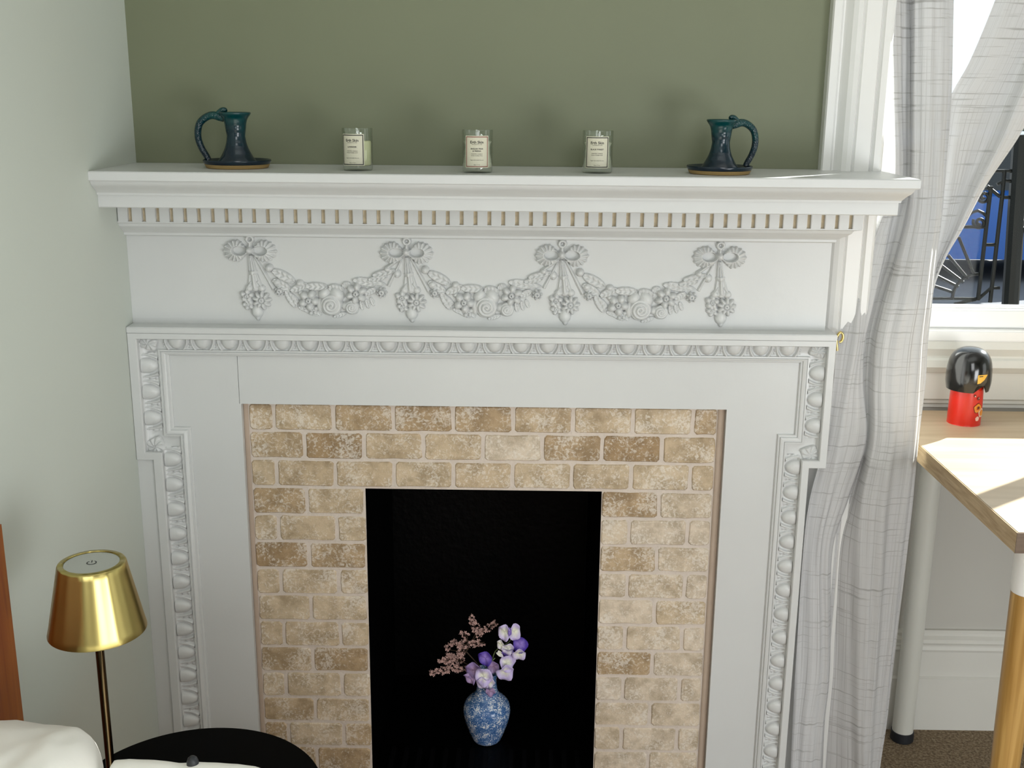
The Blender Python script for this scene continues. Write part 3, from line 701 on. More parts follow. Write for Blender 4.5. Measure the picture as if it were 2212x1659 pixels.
def text_mesh(body, size, font_bold=False):
    cu = bpy.data.curves.new('t', 'FONT'); cu.body = body; cu.size = size; cu.align_x = 'CENTER'; cu.align_y = 'CENTER'; cu.resolution_u = 2
    if font_bold: cu.offset = size*0.018
    o = bpy.data.objects.new('t', cu); COL.objects.link(o); dg = bpy.context.evaluated_depsgraph_get(); dg.update()
    me = bpy.data.meshes.new_from_object(o.evaluated_get(dg)); bpy.data.objects.remove(o); bpy.data.curves.remove(cu); return me
def candle(cx, cy, ang, label, title, frame_m, wax_m, wax_h, wax_r=0.0215):
    t = tag(empty('candle', (cx, cy, MT)), label, 'candle', 'scented candles in glass tumblers on the mantel')
    R = 0.0236; H = 0.066
    o = G().lathe([(0.0, 0.0), (R-0.002, 0.0), (R-0.0004, 0.002), (R, 0.006), (R+0.0006, H-0.001), (R+0.0002, H), (R-0.0010, H-0.0006), (R-0.0016, 0.010), (R-0.003, 0.0075), (0.0, 0.0070)], 56).build('glass_tumbler', TUMBLER, t); autosmooth(o, 0.8)
    pr = [(0.0, 0.0078), (wax_r-0.002, 0.0078), (wax_r, 0.0095), (wax_r, 0.022), (wax_r, wax_h-0.002), (wax_r-0.001, wax_h), (0.0, wax_h-0.001)]
    if wax_m is WAXG:
        pr = [(0.0, 0.0078), (wax_r-0.001, 0.0078), (wax_r, 0.0095), (wax_r-0.0002, 0.018), (wax_r-0.0025, 0.028), (wax_r-0.003, 0.038), (wax_r-0.0025, wax_h-0.006), (wax_r, wax_h-0.001), (wax_r-0.002, wax_h), (0.0, wax_h-0.004)]
    o = G().lathe(pr, 48).build('wax', wax_m, t); autosmooth(o, 0.8)
    G().tube([(0, 0, wax_h-0.004), (0.0005, 0, wax_h+0.002), (0.0015, 0, wax_h+0.005)], 0.0007, 6).build('wick', BLK, t)
    RL = R+0.0009; W2 = 0.0188; Z0, Z1 = 0.0085, 0.0575
    def patch(x0, x1, z0, z1, r, n=16):
        V = []; Fc = []
        for zz in (z0, z1):
            for k in range(n+1):
                x = x0+(x1-x0)*k/n; a = x/R; V.append((r*math.sin(a), -r*math.cos(a), zz))
        for k in range(n): Fc.append((k, k+1, n+1+k+1, n+1+k))
        return V, Fc
    lb = G(); lb.add(*patch(-W2, W2, Z0, Z1, RL)); o = lb.build('label', LAB, t)
    sol = o.modifiers.new('s', 'SOLIDIFY'); sol.thickness = 0.0002; sol.offset = 0
    o.rotation_euler = (0, 0, ang)
    g = G(); b = 0.0013; i = 0.0013
    for q in ((-W2+i, W2-i, Z0+i, Z0+i+b), (-W2+i, W2-i, Z1-i-b, Z1-i), (-W2+i, -W2+i+b, Z0+i, Z1-i), (W2-i-b, W2-i, Z0+i, Z1-i)): g.add(*patch(*q, RL+0.0003))
    o2 = g.build('label_border', frame_m, o)
    rows = [('Erth Skin', 0.0056, 0.0475, True), ('THE ESSENTIAL ONE', 0.0017, 0.0440, False)]
    zz = 0.0375
    for ln in title: rows.append((ln, 0.0029, zz, True)); zz -= 0.0034
    rows += [('SCENTED CANDLE', 0.0020, 0.0312 if len(title) == 1 else 0.0296, False), ('HAND POURED WAX', 0.0018, 0.0286 if len(title) == 1 else 0.0270, False), ('Vegan and cruelty free soy', 0.0019, 0.0205, False), ('50g e 1.7 oz', 0.0019, 0.0132, False)]
    V = []; Fc = []
    for (s_, sz, z, bd) in rows:
        me_ = text_mesh(s_, sz, bd); b0 = len(V)
        for v in me_.vertices:
            a = v.co.x/R; r = RL+0.0004; V.append((r*math.sin(a), -r*math.cos(a), z+v.co.y))
        for p in me_.polygons: Fc.append(tuple(b0+k for k in p.vertices))
        bpy.data.meshes.remove(me_)
    link('printed_text', mesh('printed_text', V, Fc, BLK), o)
    return t
candle(0.1965, -0.050, -0.22, 'glass candle with yellow wax and a black bordered lavender label, nearest the left candlestick', ['LAVENDER'], BLK, WAX, 0.046)
candle(0.3885, -0.072, 0.0, 'glass candle in the middle of the mantel, its label bordered in dull red', ['ENGLISH PEAR', '& FREESIA'], REDP, WAXG, 0.049, 0.0222)
candle(0.5785, -0.055, -0.10, 'glass candle with a thick black bordered black forest label, nearest the right candlestick', ['BLACK FOREST'], BLK, WAXG, 0.048, 0.0218)

# ------------------------------------------------------------------ vase and flowers in the fire opening
VX, VY = 0.3995, 0.145
t = tag(empty('vase', (VX, VY, HE)), 'small blue and white patterned vase standing in the black fire opening', 'vase')
pr = crom([(0.0240, 0.0), (0.0285, 0.004), (0.0345, 0.018), (0.0415, 0.038), (0.0462, 0.056), (0.0472, 0.070), (0.0440, 0.083), (0.0360, 0.093), (0.0265, 0.102), (0.0218, 0.111), (0.0195, 0.124), (0.0190, 0.136), (0.0215, 0.146), (0.0262, 0.153),
           (0.0250, 0.1535), (0.0195, 0.146), (0.0172, 0.135), (0.0172, 0.118)], 4)
o = G().lathe([tuple(p) for p in pr], 64).build('body', VASE, t); autosmooth(o, 1.0)
o = G().lathe([(0.0225, -0.0), (0.0248, 0.0004), (0.0262, 0.0022), (0.0245, 0.0030)], 48).build('foot_rim', mat('cream_foot_glaze', (0.55, 0.48, 0.40), 0.4), t)

STEMB = mat('dry_brown_stem', (0.06, 0.035, 0.02), 0.7)
LIL = mat('dried_lilac_pink', (0.56, 0.345, 0.31), 0.7, var=0.85, vscale=420)
def petal_mat(name, c1, c2):
    m = bpy.data.materials.new(name); m.use_nodes = True
    n = m.node_tree.nodes; l = m.node_tree.links; b = n['Principled BSDF']; b.inputs['Roughness'].default_value = 0.55
    tc = n.new('ShaderNodeTexCoord'); gr = n.new('ShaderNodeVectorMath'); gr.operation = 'LENGTH'; l.new(tc.outputs['Object'], gr.inputs[0])
    t = n.new('ShaderNodeTexNoise'); t.inputs['Scale'].default_value = 90; t.inputs['Detail'].default_value = 3; l.new(tc.outputs['Object'], t.inputs['Vector'])
    a = n.new('ShaderNodeMath'); a.operation = 'MULTIPLY_ADD'; a.inputs[1].default_value = 70; l.new(gr.outputs['Value'], a.inputs[0])
    s = n.new('ShaderNodeMath'); s.operation = 'MULTIPLY_ADD'; s.inputs[1].default_value = 0.9; s.inputs[2].default_value = -0.5; l.new(t.outputs['Fac'], s.inputs[0]); l.new(s.outputs[0], a.inputs[2])
    r = ramp(n, [(0.25, c1), (0.9, c2)]); l.new(a.outputs[0], r.inputs['Fac']); l.new(r.outputs['Color'], b.inputs['Base Color'])
    wv = n.new('ShaderNodeTexWave'); wv.inputs['Scale'].default_value = 160; wv.inputs['Distortion'].default_value = 5; l.new(tc.outputs['Object'], wv.inputs['Vector'])
    bp = n.new('ShaderNodeBump'); bp.inputs['Strength'].default_value = 0.5; bp.inputs['Distance'].default_value = 0.0006; l.new(wv.outputs['Fac'], bp.inputs['Height']); l.new(bp.outputs['Normal'], b.inputs['Normal'])
    return m
PW = petal_mat('pale_lilac_petal', (0.88, 0.88, 0.74), (0.66, 0.56, 0.90)); PV = petal_mat('violet_petal', (0.30, 0.20, 0.62), (0.08, 0.035, 0.38)); PM = petal_mat('mauve_petal', (0.52, 0.36, 0.58), (0.34, 0.24, 0.50))
def zp(x, y, Y): return Vector(tuple(at(850+x/4.3775, 1280+y/4.3775, Y)))
mouth = Vector((VX, VY, HE+0.148))
def lilac(label, spine, sticks, seed):
    r = random.Random(seed); base = mouth+Vector((-0.008, 0.0, -0.02))
    t = tag(empty('lilac_sprig', base), label, 'flower', 'dried lilac sprigs in the vase')
    g = G(); P = crom([(0, 0, 0), tuple((mouth+Vector((-0.012, 0, 0.01)))-base), tuple(spine-base)], 5); g.tube(P, 0.0011, 6)
    for (a, b, rr) in sticks: g.tube([tuple(spine-base), tuple(a-base), tuple(b-base)], 0.0007, 5)
    g.build('stem', STEMB, t)
    fl = G()
    for (a, b, rr) in sticks:
        L = (b-a).length
        for k in range(int(L/0.0008)):
            u = r.random(); c = a.lerp(b, u)-base; rad = rr*(1-0.45*u)*r.uniform(0.5, 1); an = r.uniform(0, 2*PI); ph = r.uniform(-1, 1)
            ax = (b-a).normalized(); q = ax.orthogonal().normalized(); q2 = ax.cross(q)
            d = (q*math.cos(an)+q2*math.sin(an)); c = c+d*rad
            nn = (d+ax*0.5*ph+Vector((0, -0.6, 0))).normalized(); e1 = nn.orthogonal().normalized(); e2 = nn.cross(e1); s = r.uniform(0.0026, 0.0040)
            rot0 = r.uniform(0, PI)
            for m in range(4):
                a0 = rot0+m*PI/2; v1 = e1*math.cos(a0)+e2*math.sin(a0); v2 = e1*math.cos(a0+0.6)+e2*math.sin(a0+0.6); v3 = e1*math.cos(a0-0.6)+e2*math.sin(a0-0.6)
                fl.add([tuple(c), tuple(c+v3*s*0.7+nn*s*0.4), tuple(c+v1*s+nn*s*0.75), tuple(c+v2*s*0.7+nn*s*0.4)], [(0, 1, 2, 3)])
    o = link('floret', mesh('floret', fl.V, fl.F, LIL), t); o['kind'] = 'stuff'
YF = 0.135
lilac('dried pinkish brown lilac sprig spreading low to the left of the vase mouth', zp(700, 680, YF),
      [(zp(690, 690, YF), zp(345, 765, YF-.01), 0.0090), (zp(640, 650, YF), zp(430, 640, YF), 0.0085), (zp(600, 620, YF+.01), zp(500, 590, YF+.01), 0.006)], 1)
lilac('dried pinkish brown lilac sprig reaching up left with the tallest tip above the vase', zp(690, 560, YF),
      [(zp(640, 640, YF), zp(620, 480, YF), 0.0085), (zp(600, 500, YF), zp(860, 470, YF), 0.0085), (zp(700, 420, YF), zp(630, 370, YF), 0.006), (zp(790, 360, YF), zp(725, 215, YF), 0.0082), (zp(790, 400, YF), zp(975, 285, YF), 0.0068), (zp(490, 540, YF+.01), zp(590, 450, YF+.01), 0.005)], 2)
def petal(t, c, R, nrm, m, a0=0, sq=1.0, cup=0.25, wav=0.24, base=None):
    nrm = Vector(nrm).normalized(); e1 = nrm.orthogonal().normalized(); e2 = nrm.cross(e1)
    V = []; Fc = []; n = 20; k = 4
    ph = rnd.uniform(0, 6)
    for j in range(k+1):
        for i in range(n):
            a = 2*PI*i/n; rr = R*j/k*(1+0.07*math.sin(3*a+ph)); x = rr*math.cos(a)*sq; z = rr*math.sin(a)
            y = cup*R*(j/k)**2+wav*R*(j/k)**1.5*math.sin(4*a+ph)-0.10*R*math.cos(2*a)*(j/k)
            V.append((x*math.cos(a0)-z*math.sin(a0), -y, x*math.sin(a0)+z*math.cos(a0)))
    for j in range(k):
        for i in range(n): Fc.append((j*n+i, j*n+(i+1) % n, (j+1)*n+(i+1) % n, (j+1)*n+i))
    me = mesh('petal', V, Fc, m, True); o = link('petal', me, t, c); 
    o.rotation_euler = Vector((0, -1, 0)).rotation_difference(nrm).to_euler(); s = o.modifiers.new('s', 'SOLIDIFY'); s.thickness = 0.0004
    return o
def sweetpea(label, stem, pets):
    base = mouth+Vector((0.003, 0, -0.02)); t = tag(empty('sweet_pea', base), label, 'flower', 'sweet pea stems in the vase')
    P = crom([(0, 0, 0)]+[tuple(s-base) for s in stem], 5); G().tube(P, 0.0010, 7).build('stem', LEAFG, t)
    for (x, y, dy, R, nrm, m, a0, sq) in pets:
        c = zp(x, y, YF-0.02+dy)-base; petal(t, c, R/4.3775/1085, nrm, m, a0, sq)
    return t
sweetpea('sweet pea stem with pale lilac blooms high on the right of the vase', [mouth+Vector((0.008, 0, 0.006)), zp(960, 560, YF), zp(1090, 470, YF), zp(1110, 420, YF)],
         [(1052, 372, 0, 82, (-.25, -1, .1), PW, 0.1, 0.72), (1142, 368, 0, 82, (.25, -1, .1), PW, -0.1, 0.72), (1100, 365, -.006, 42, (0, -1, 0), PV, 0, 0.42),
          (1195, 490, 0.004, 78, (.2, -1, .3), PV, 0.4, 0.9), (1188, 575, -.004, 66, (0, -1, -.3), PW, 0, 1.0), (1082, 525, 0.0, 58, (0, -1, -.1), PW, 0.2, 1.0), (1080, 560, 0.003, 60, (0, -1, -.5), PV, 0, 1.0),
          (1015, 490, 0.0, 50, (-.4, -1, .1), PW, 0.2, 0.7), (1000, 575, 0.0, 46, (.5, -1, 0), PW, 0.7, 0.5)])
sweetpea('sweet pea stem with large drooping white and violet blooms over the vase rim', [mouth+Vector((-0.002, -.004, 0.012)), zp(900, 680, YF-.01), zp(960, 620, YF-.01)],
         [(870, 620, 0.004, 74, (-.2, -1, .2), PV, 0.7, 0.85), (1075, 665, 0, 84, (.3, -1, .3), PW, -0.5, 0.85), (1055, 745, -.006, 88, (.2, -1, -.2), PW, 0.3, 0.95), (945, 700, 0.004, 62, (0, -1, 0), PM, 0, 0.9),
          (765, 735, 0.0, 92, (-.3, -1, 0), PM, 0.5, 0.9), (730, 810, -.003, 66, (-.5, -1, 0), PM, 1.0, 0.7), (855, 790, -.012, 92, (-.1, -1, .1), PW, 0.2, 0.9), (845, 845, -.010, 66, (-.1, -1, -.2), PW, 0.2, 0.9), (905, 850, -.008, 60, (.2, -1, -.2), PW, 0.2, 0.8), (912, 930, -.012, 60, (.2, -1, -.4), PM, 0.4, 0.75)])

# ------------------------------------------------------------------ round table, lamp, bed
TZ = -0.38
t = tag(empty('side_table', (0.0316, -0.578, FLOOR)), 'small round black side table between the bed and the fireplace', 'table')
h = TZ-FLOOR
o = G().lathe([(0.0, h-0.014), (0.170, h-0.014), (0.1728, h-0.011), (0.1728, h-0.002), (0.171, h), (0.0, h)], 96).build('table_top', BTABLE, t); autosmooth(o, 0.7)
for k in range(3):
    a = PI/2+k*2*PI/3; G().tube([(0.05*math.cos(a), 0.05*math.sin(a), h-0.014), (0.14*math.cos(a), 0.14*math.sin(a), 0.0)], 0.011, 12).build('leg', BTABLE, t)

LX, LY = -0.0445, -0.641
t = tag(empty('table_lamp', (LX, LY, TZ)), 'cordless brass table lamp with a tapered metal shade on the black table', 'lamp')
zb, zt = -0.1035-TZ, -0.0155-TZ
o = G().lathe([(0.0, 0.0), (0.048, 0.0), (0.050, 0.002), (0.050, 0.008), (0.047, 0.011), (0.008, 0.013), (0.0, 0.013)], 64).build('base', POLE, t); autosmooth(o, 0.6)
o = G().lathe([(0.0052, 0.012), (0.0052, zt-0.012)], 32).build('pole', POLE, t); autosmooth(o, 0.6)
RB, RT = 0.0570, 0.0388
def bent_shade():
    P = [(RB-0.0012, zb), (RB, zb), (RB+0.0001, zb+0.001)]
    P += [(RB+(RT-RB)*k/10, zb+(zt-zb)*k/10) for k in range(1, 10)]
    P += [(RT+0.0006, zt-0.0024), (RT-0.0002, zt-0.0008), (RT-0.0016, zt), (RT-0.0058, zt+0.0001), (RT-0.0060, zt-0.0006), (RT-0.0070, zt-0.0006), (RT-0.0070, zt-0.004), (RT-0.0022, zt-0.004), (RB-0.0012, zb)]
    return P
o = G().lathe(bent_shade(), 128).build('shade', BRASS, t); autosmooth(o, 0.6)
# brushed, slightly faceted metal: broad bands round the shade
n = BRASS.node_tree.nodes; l = BRASS.node_tree.links; b = n['Principled BSDF']
b.inputs['Anisotropic'].default_value = 0.5
tcn = n.new('ShaderNodeTexCoord'); spn = n.new('ShaderNodeSeparateXYZ'); l.new(tcn.outputs['Object'], spn.inputs[0])
at2 = n.new('ShaderNodeMath'); at2.operation = 'ARCTAN2'; l.new(spn.outputs['Y'], at2.inputs[0]); l.new(spn.outputs['X'], at2.inputs[1])
ml = n.new('ShaderNodeMath'); ml.operation = 'MULTIPLY'; ml.inputs[1].default_value = 1.0; l.new(at2.outputs[0], ml.inputs[0])
cb = n.new('ShaderNodeCombineXYZ'); l.new(ml.outputs[0], cb.inputs[0])
nz = n.new('ShaderNodeTexNoise'); nz.inputs['Scale'].default_value = 1.6; nz.inputs['Detail'].default_value = 1; l.new(cb.outputs[0], nz.inputs['Vector'])
bp = n.new('ShaderNodeBump'); bp.inputs['Strength'].default_value = 0.5; bp.inputs['Distance'].default_value = 0.012; l.new(nz.outputs['Fac'], bp.inputs['Height']); l.new(bp.outputs['Normal'], b.inputs['Normal'])
o = G().lathe([(0.0, zt-0.0012), (RT-0.0072, zt-0.0012), (RT-0.0072, zt-0.003), (0.0, zt-0.003)], 64).build('touch_disc', FROST, t); o['label'] = 'grey frosted disc with a power symbol'
g = G(); V = []; Fc = []
rs = 0.0058; n_ = 40; a0 = PI*0.5+0.55+0.25; 
for k in range(n_+1):
    a = a0+(2*PI-1.1)*k/n_
    for rr in (rs-0.0012, rs): V.append((rr*math.cos(a), rr*math.sin(a), zt-0.0008))
for k in range(n_): Fc.append((2*k, 2*k+2, 2*k+3, 2*k+1))
g.add(V, Fc)
am = PI*0.5+0.25; d = Vector((math.cos(am), math.sin(am), 0)); q = Vector((-d.y, d.x, 0))*0.0006
g.add([tuple(d*0.001+q+Vector((0, 0, zt-0.0008))), tuple(d*0.001-q+Vector((0, 0, zt-0.0008))), tuple(d*0.0066-q+Vector((0, 0, zt-0.0008))), tuple(d*0.0066+q+Vector((0, 0, zt-0.0008)))], [(0, 1, 2, 3)])
g.build('power_symbol', BLK, t)

# bed along the left wall, mostly below the frame
t = tag(empty('bed', (0.3, -1.6, FLOOR)), 'bed with an orange stained wooden headboard at the left wall', 'bed')
bo = (-0.3, 1.6, -FLOOR)
g = G(); g.bbox(XL+0.002, XL+0.042, -2.35, -0.600, FLOOR+0.001, 0.02, 0.004); g.build('headboard', ORANGEW, t, loc=bo)
g = G(); g.bbox(XL+0.05, 0.75, -2.33, -0.86, FLOOR+0.10, -0.50, 0.01); g.build('bed_frame', ORANGEW, t, loc=bo)
for (x, y) in ((XL+0.10, -0.90), (0.70, -0.90), (XL+0.10, -2.28), (0.70, -2.28)):
    g = G(); g.bbox(x-.03, x+.03, y-.03, y+.03, FLOOR, FLOOR+0.10, 0.003); g.build('leg', ORANGEW, t, loc=bo)
g = G(); g.bbox(XL+0.05, 0.74, -2.32, -0.87, -0.50, -0.335, 0.03); g.build('mattress', LINEN, t, loc=bo)

def sheet(name, m, fn, nu, nv, th, parent=None):
    V = []; Fc = []
    for j in range(nv+1):
        for i in range(nu+1): V.append(fn(i/nu, j/nv))
    for j in range(nv):
        for i in range(nu): a = j*(nu+1)+i; Fc.append((a, a+1, a+nu+2, a+nu+1))
    o = link(name, mesh(name, V, Fc, m, True), parent)
    if th: s = o.modifiers.new('s', 'SOLIDIFY'); s.thickness = th; s.offset = -1
    return o
from mathutils import noise as mn
def duvet_fn(u, v):
    x = 0.0+u*0.75; y = -0.800-v*1.50
    z = -0.235+0.02*mn.noise(Vector((x*4, y*4, 0)))+0.008*mn.noise(Vector((x*14, y*11, 3)))
    top = float(np.interp(x, [0.0, 0.022, 0.0274, 0.0347, 0.05, 0.0789, 0.095, 0.1038, 0.125, 0.144, 0.165, 0.1839, 0.1997, 0.25, 0.5], [-0.27, -0.20, -0.1858, -0.1715, -0.1700, -0.1707, -0.1728, -0.1740, -0.1725, -0.1730, -0.1742, -0.1768, -0.1828, -0.205, -0.235]))
    e = math.exp(-((v*1.50)/0.10)**2)
    z = z*(1-e)+(top+0.0150+0.0004*mn.noise(Vector((x*60, 0, 1))))*e
    edge = min(v*1.50, (1-v)*1.50, (1-u)*0.75)
    if v*1.50 < 0.03: z -= (1-v*1.50/0.03)**2*0.03
    if edge < 0.05 and edge != v*1.50: z -= (1-edge/0.05)**2*0.08
    return (x, y, z)
dv = sheet('duvet', LINEN, duvet_fn, 240, 160, 0)
tag(dv, 'white duvet bunched up on the bed in front of the black table', 'duvet')
def pillow_fn(u, v):
    # a closed soft cushion: u around, v across
    a = u*2*PI; s = (v-0.5)*PI; cx = math.cos(a); sx = math.sin(a)
    sq = lambda c: math.copysign(abs(c)**0.62, c)
    rr = math.cos(s)
    x = sq(cx)*rr**0.45*0.105; y = sq(sx)*rr**0.45*0.30; z = math.sin(s)*0.085*(1-0.35*(abs(sq(cx))**4*0.5+abs(sq(sx))**6*0.5))
    z += 0.006*mn.noise(Vector((x*22, y*16, z*10)))+0.003*mn.noise(Vector((x*60, y*25, 5)))
    return (x, y, z)
pl = sheet('pillow', LINEN, pillow_fn, 96, 48, 0)
pl.location = (-0.080, -1.045, -0.188); pl.rotation_euler = (0.0, 0.10, -0.05)
tag(pl, 'white pillow against the headboard in the lower left corner', 'pillow')
t = tag(empty('bottle', (0.119, -0.822, -0.203)), 'small bottle with a round black cap poking up in front of the white duvet', 'bottle')
o = G().lathe([(0.0, 0.0), (0.010, 0.0), (0.011, 0.004), (0.011, 0.022), (0.006, 0.032), (0.0, 0.033)], 24).build('body', LINEN, t); autosmooth(o)
o = G().lathe([(0.0, 0.032), (0.0055, 0.032), (0.0064, 0.038), (0.0062, 0.0415), (0.0050, 0.0450), (0.0030, 0.0470), (0.0, 0.0478)], 24).build('cap', RUBBER, t); autosmooth(o, 1); o['label'] = 'round black cap'

# ------------------------------------------------------------------ desk and doll
t = tag(empty('desk', (1.9, 0.0, FLOOR)), 'pale oak desk in the window with one white leg and one bamboo leg', 'desk')
do = (-1.9, 0, -FLOOR)
DX, DY0, DY1, DZ = 1.180, -0.350, 0.296, -0.080
g = G(); g.bbox(DX+0.0012, 3.1, DY0+0.0012, DY1, DZ-0.032, DZ, 0.0008); g.build('desk_top', DESKW, t, loc=do)
g = G(); g.box(DX, DX+0.0012, DY0+0.0012, DY1, DZ-0.032, DZ-0.0006); g.build('side_edge', DESKE, t, loc=do)
g = G(); g.box(DX, 3.1, DY0, DY0+0.0012, DZ-0.032, DZ-0.0006); o = g.build('front_edge', DESKD, t, loc=do); o['label'] = 'dark brown front edge'
for (x, y) in ((1.282, 0.262), (3.0, 0.262)):
    o = G().lathe([(0.0215, 0.020), (0.0215, 0.688)], 40, (x-1.9, y, 0)).build('leg', LEGW, t); autosmooth(o, 0.6); o['label'] = 'white metal leg'
    f_ = G().lathe([(0.0225, 0.0), (0.0240, 0.002), (0.0235, 0.021), (0.0220, 0.022)], 40, (x-1.9, y, 0)).build('foot_cap', RUBBER, o)
for (x, y) in ((1.2320, -0.300), (3.0, -0.300)):
    o = G().lathe([(0.0, 0.0), (0.0200, 0.0), (0.0215, 0.3), (0.0250, 0.612), (0.0, 0.612)], 40, (x-1.9, y, 0)).build('leg', BAMBOO, t); autosmooth(o, 0.6); o['label'] = 'bamboo leg'
    f_ = G().lathe([(0.0253, 0.605), (0.0262, 0.606), (0.0275, 0.688)], 40, (x-1.9, y, 0)).build('leg_socket', mat('white_plastic_socket', (0.8, 0.8, 0.79), 0.4), o); autosmooth(f_, 0.6)

RED = mat('red_lacquer', (0.60, 0.014, 0.003), 0.3, coat=0.15, var=0.15, vscale=30); HAIR = mat('black_lacquer', (0.004, 0.004, 0.004), 0.16, coat=0.4)
YEL = mat('yellow_face_paint', (0.75, 0.42, 0.05), 0.4); ORP = mat('orange_flower_paint', (0.72, 0.25, 0.02), 0.4); PINK = mat('pink_flower_paint', (0.85, 0.55, 0.45), 0.4); DRED = mat('dark_red_paint', (0.15, 0.01, 0.005), 0.4)
KX, KY = 1.315, 0.213
t = tag(empty('wooden_doll', (KX, KY, DZ)), 'red wooden doll with a rounded black bobbed head standing on the desk', 'doll')
R0_ = 0.0305
pr = crom([(0.0, 0.0), (0.0295, 0.0), (R0_, 0.0015), (0.0305, 0.03), (0.0298, 0.06), (0.0285, 0.078), (0.024, 0.090), (0.016, 0.095), (0.0, 0.096)], 5)
o = G().lathe([tuple(p) for p in pr], 56).build('body', RED, t); autosmooth(o, 0.9)
# bobbed hair: squarish dome open towards the face on the right
V = []; Fc = []; n = 72; k = 22
FA = -1.32      # direction the face looks
for j in range(k+1):
    for i in range(n):
        a = 2*PI*i/n; da = abs((a-FA+PI) % (2*PI)-PI)
        low = 0.068
        if da < 0.30: low = 0.068+0.015*min(1, (0.30-da)/0.06)
        tt = j/k; s = tt*PI/2
        zz = low+(0.150-low)*math.sin(s)**0.9; hh = (zz-0.068)/(0.150-0.068)
        rr = 0.0415*(1-max(0, hh)**4.2)**0.42*(0.93+0.07*min(1, hh*5))
        if j == k: rr = 0.0005
        V.append((rr*math.cos(a), rr*math.sin(a), zz))
for j in range(k):
    for i in range(n): Fc.append((j*n+i, j*n+(i+1) % n, (j+1)*n+(i+1) % n, (j+1)*n+i))
Fc.append(tuple(range(n-1, -1, -1)))
o = link('hair', fixn(mesh('hair', V, Fc, HAIR)), t); autosmooth(o, 0.8)
def decal(name, m, pts, rfun, parent, z0=0.0):
    """painted patch bent round the doll: pts in (angle, height)"""
    V = [((rfun(z)+0.0004)*math.cos(a), (rfun(z)+0.0004)*math.sin(a), z) for a, z in pts]
    return link(name, mesh(name, V, [tuple(range(len(V)))], m), parent)
rh = lambda z: 0.0415*(1-max(0, (z-0.068)/0.082)**4.2)**0.42*(0.93+0.07*min(1, (z-0.068)/0.082*5))+0.0003
rb = lambda z: 0.0306-0.0010*max(0, (z-0.03)/0.045)
AF = -1.56
decal('face', YEL, [(AF, 0.087), (AF+0.15, 0.0885), (AF+0.33, 0.0945), (AF+0.45, 0.1015), (AF+0.50, 0.1045), (AF+0.25, 0.1045), (AF, 0.1040)], rh, t)
decal('eye', BLK, [(AF+0.06, 0.1005), (AF+0.24, 0.1010), (AF+0.24, 0.1025), (AF+0.06, 0.1020)], lambda z: rh(z)+0.0004, t)
def disc(a0, z0, ra, n=18, w=0.0): return [(a0+ra/0.0305*math.cos(2*PI*i/n)*(1+w*math.sin(5*2*PI*i/n)), z0+ra*math.sin(2*PI*i/n)*(1+w*math.sin(5*2*PI*i/n))) for i in range(n)]
for nm, m, a, z, rr, lift in (('painted_flower', DRED, -0.98, 0.036, 0.0098, 0.0), ('painted_flower', ORP, -0.98, 0.036, 0.0086, 0.0003), ('painted_flower', DRED, -0.95, 0.037, 0.0030, 0.0006),
                              ('painted_flower', PINK, -0.62, 0.026, 0.0088, 0.0004), ('painted_flower', ORP, -0.60, 0.026, 0.0060, 0.0007), ('painted_flower', PINK, -0.96, 0.0155, 0.0046, 0.0004),
                              ('painted_bud', DRED, -1.02, 0.0555, 0.0034, 0.0003), ('painted_bud', DRED, -1.28, 0.0610, 0.0026, 0.0003), ('painted_bud', PINK, -1.27, 0.0600, 0.0012, 0.0006), ('painted_bud', PINK, -0.99, 0.0563, 0.0009, 0.0006)):
    decal(nm, m, disc(a-0.15, z, rr, 18, 0.08 if rr > 0.004 else 0), lambda zz, lf=lift: rb(zz)+lf, t)

# brass tieback hook on the architrave
hk = tag(empty('curtain_hook', (1.02, 0.05, 0.11)), 'brass curled curtain hook on the window architrave', 'hook')
hx = Vector((1.02, 0.05, 0.11))
def hp(x, y): return Vector(tuple(at(1790+x/20.74, 700+y/20.74, 0.032)))-hx
P = crom([hp(380, 1180), hp(370, 1000), hp(350, 800), hp(340, 640), hp(400, 500), hp(520, 380), hp(620, 440), hp(640, 600), hp(560, 780), hp(470, 800)], 5)
o = G().tube([tuple(p) for p in P], 0.0022, 10, 1.6).build('hook_arm', GOLD, hk); autosmooth(o, 1)
o = G().bbox(-0.010, 0.006, -0.006, 0.0, -0.022, -0.008, 0.001).build('back_plate', GOLD, hk)

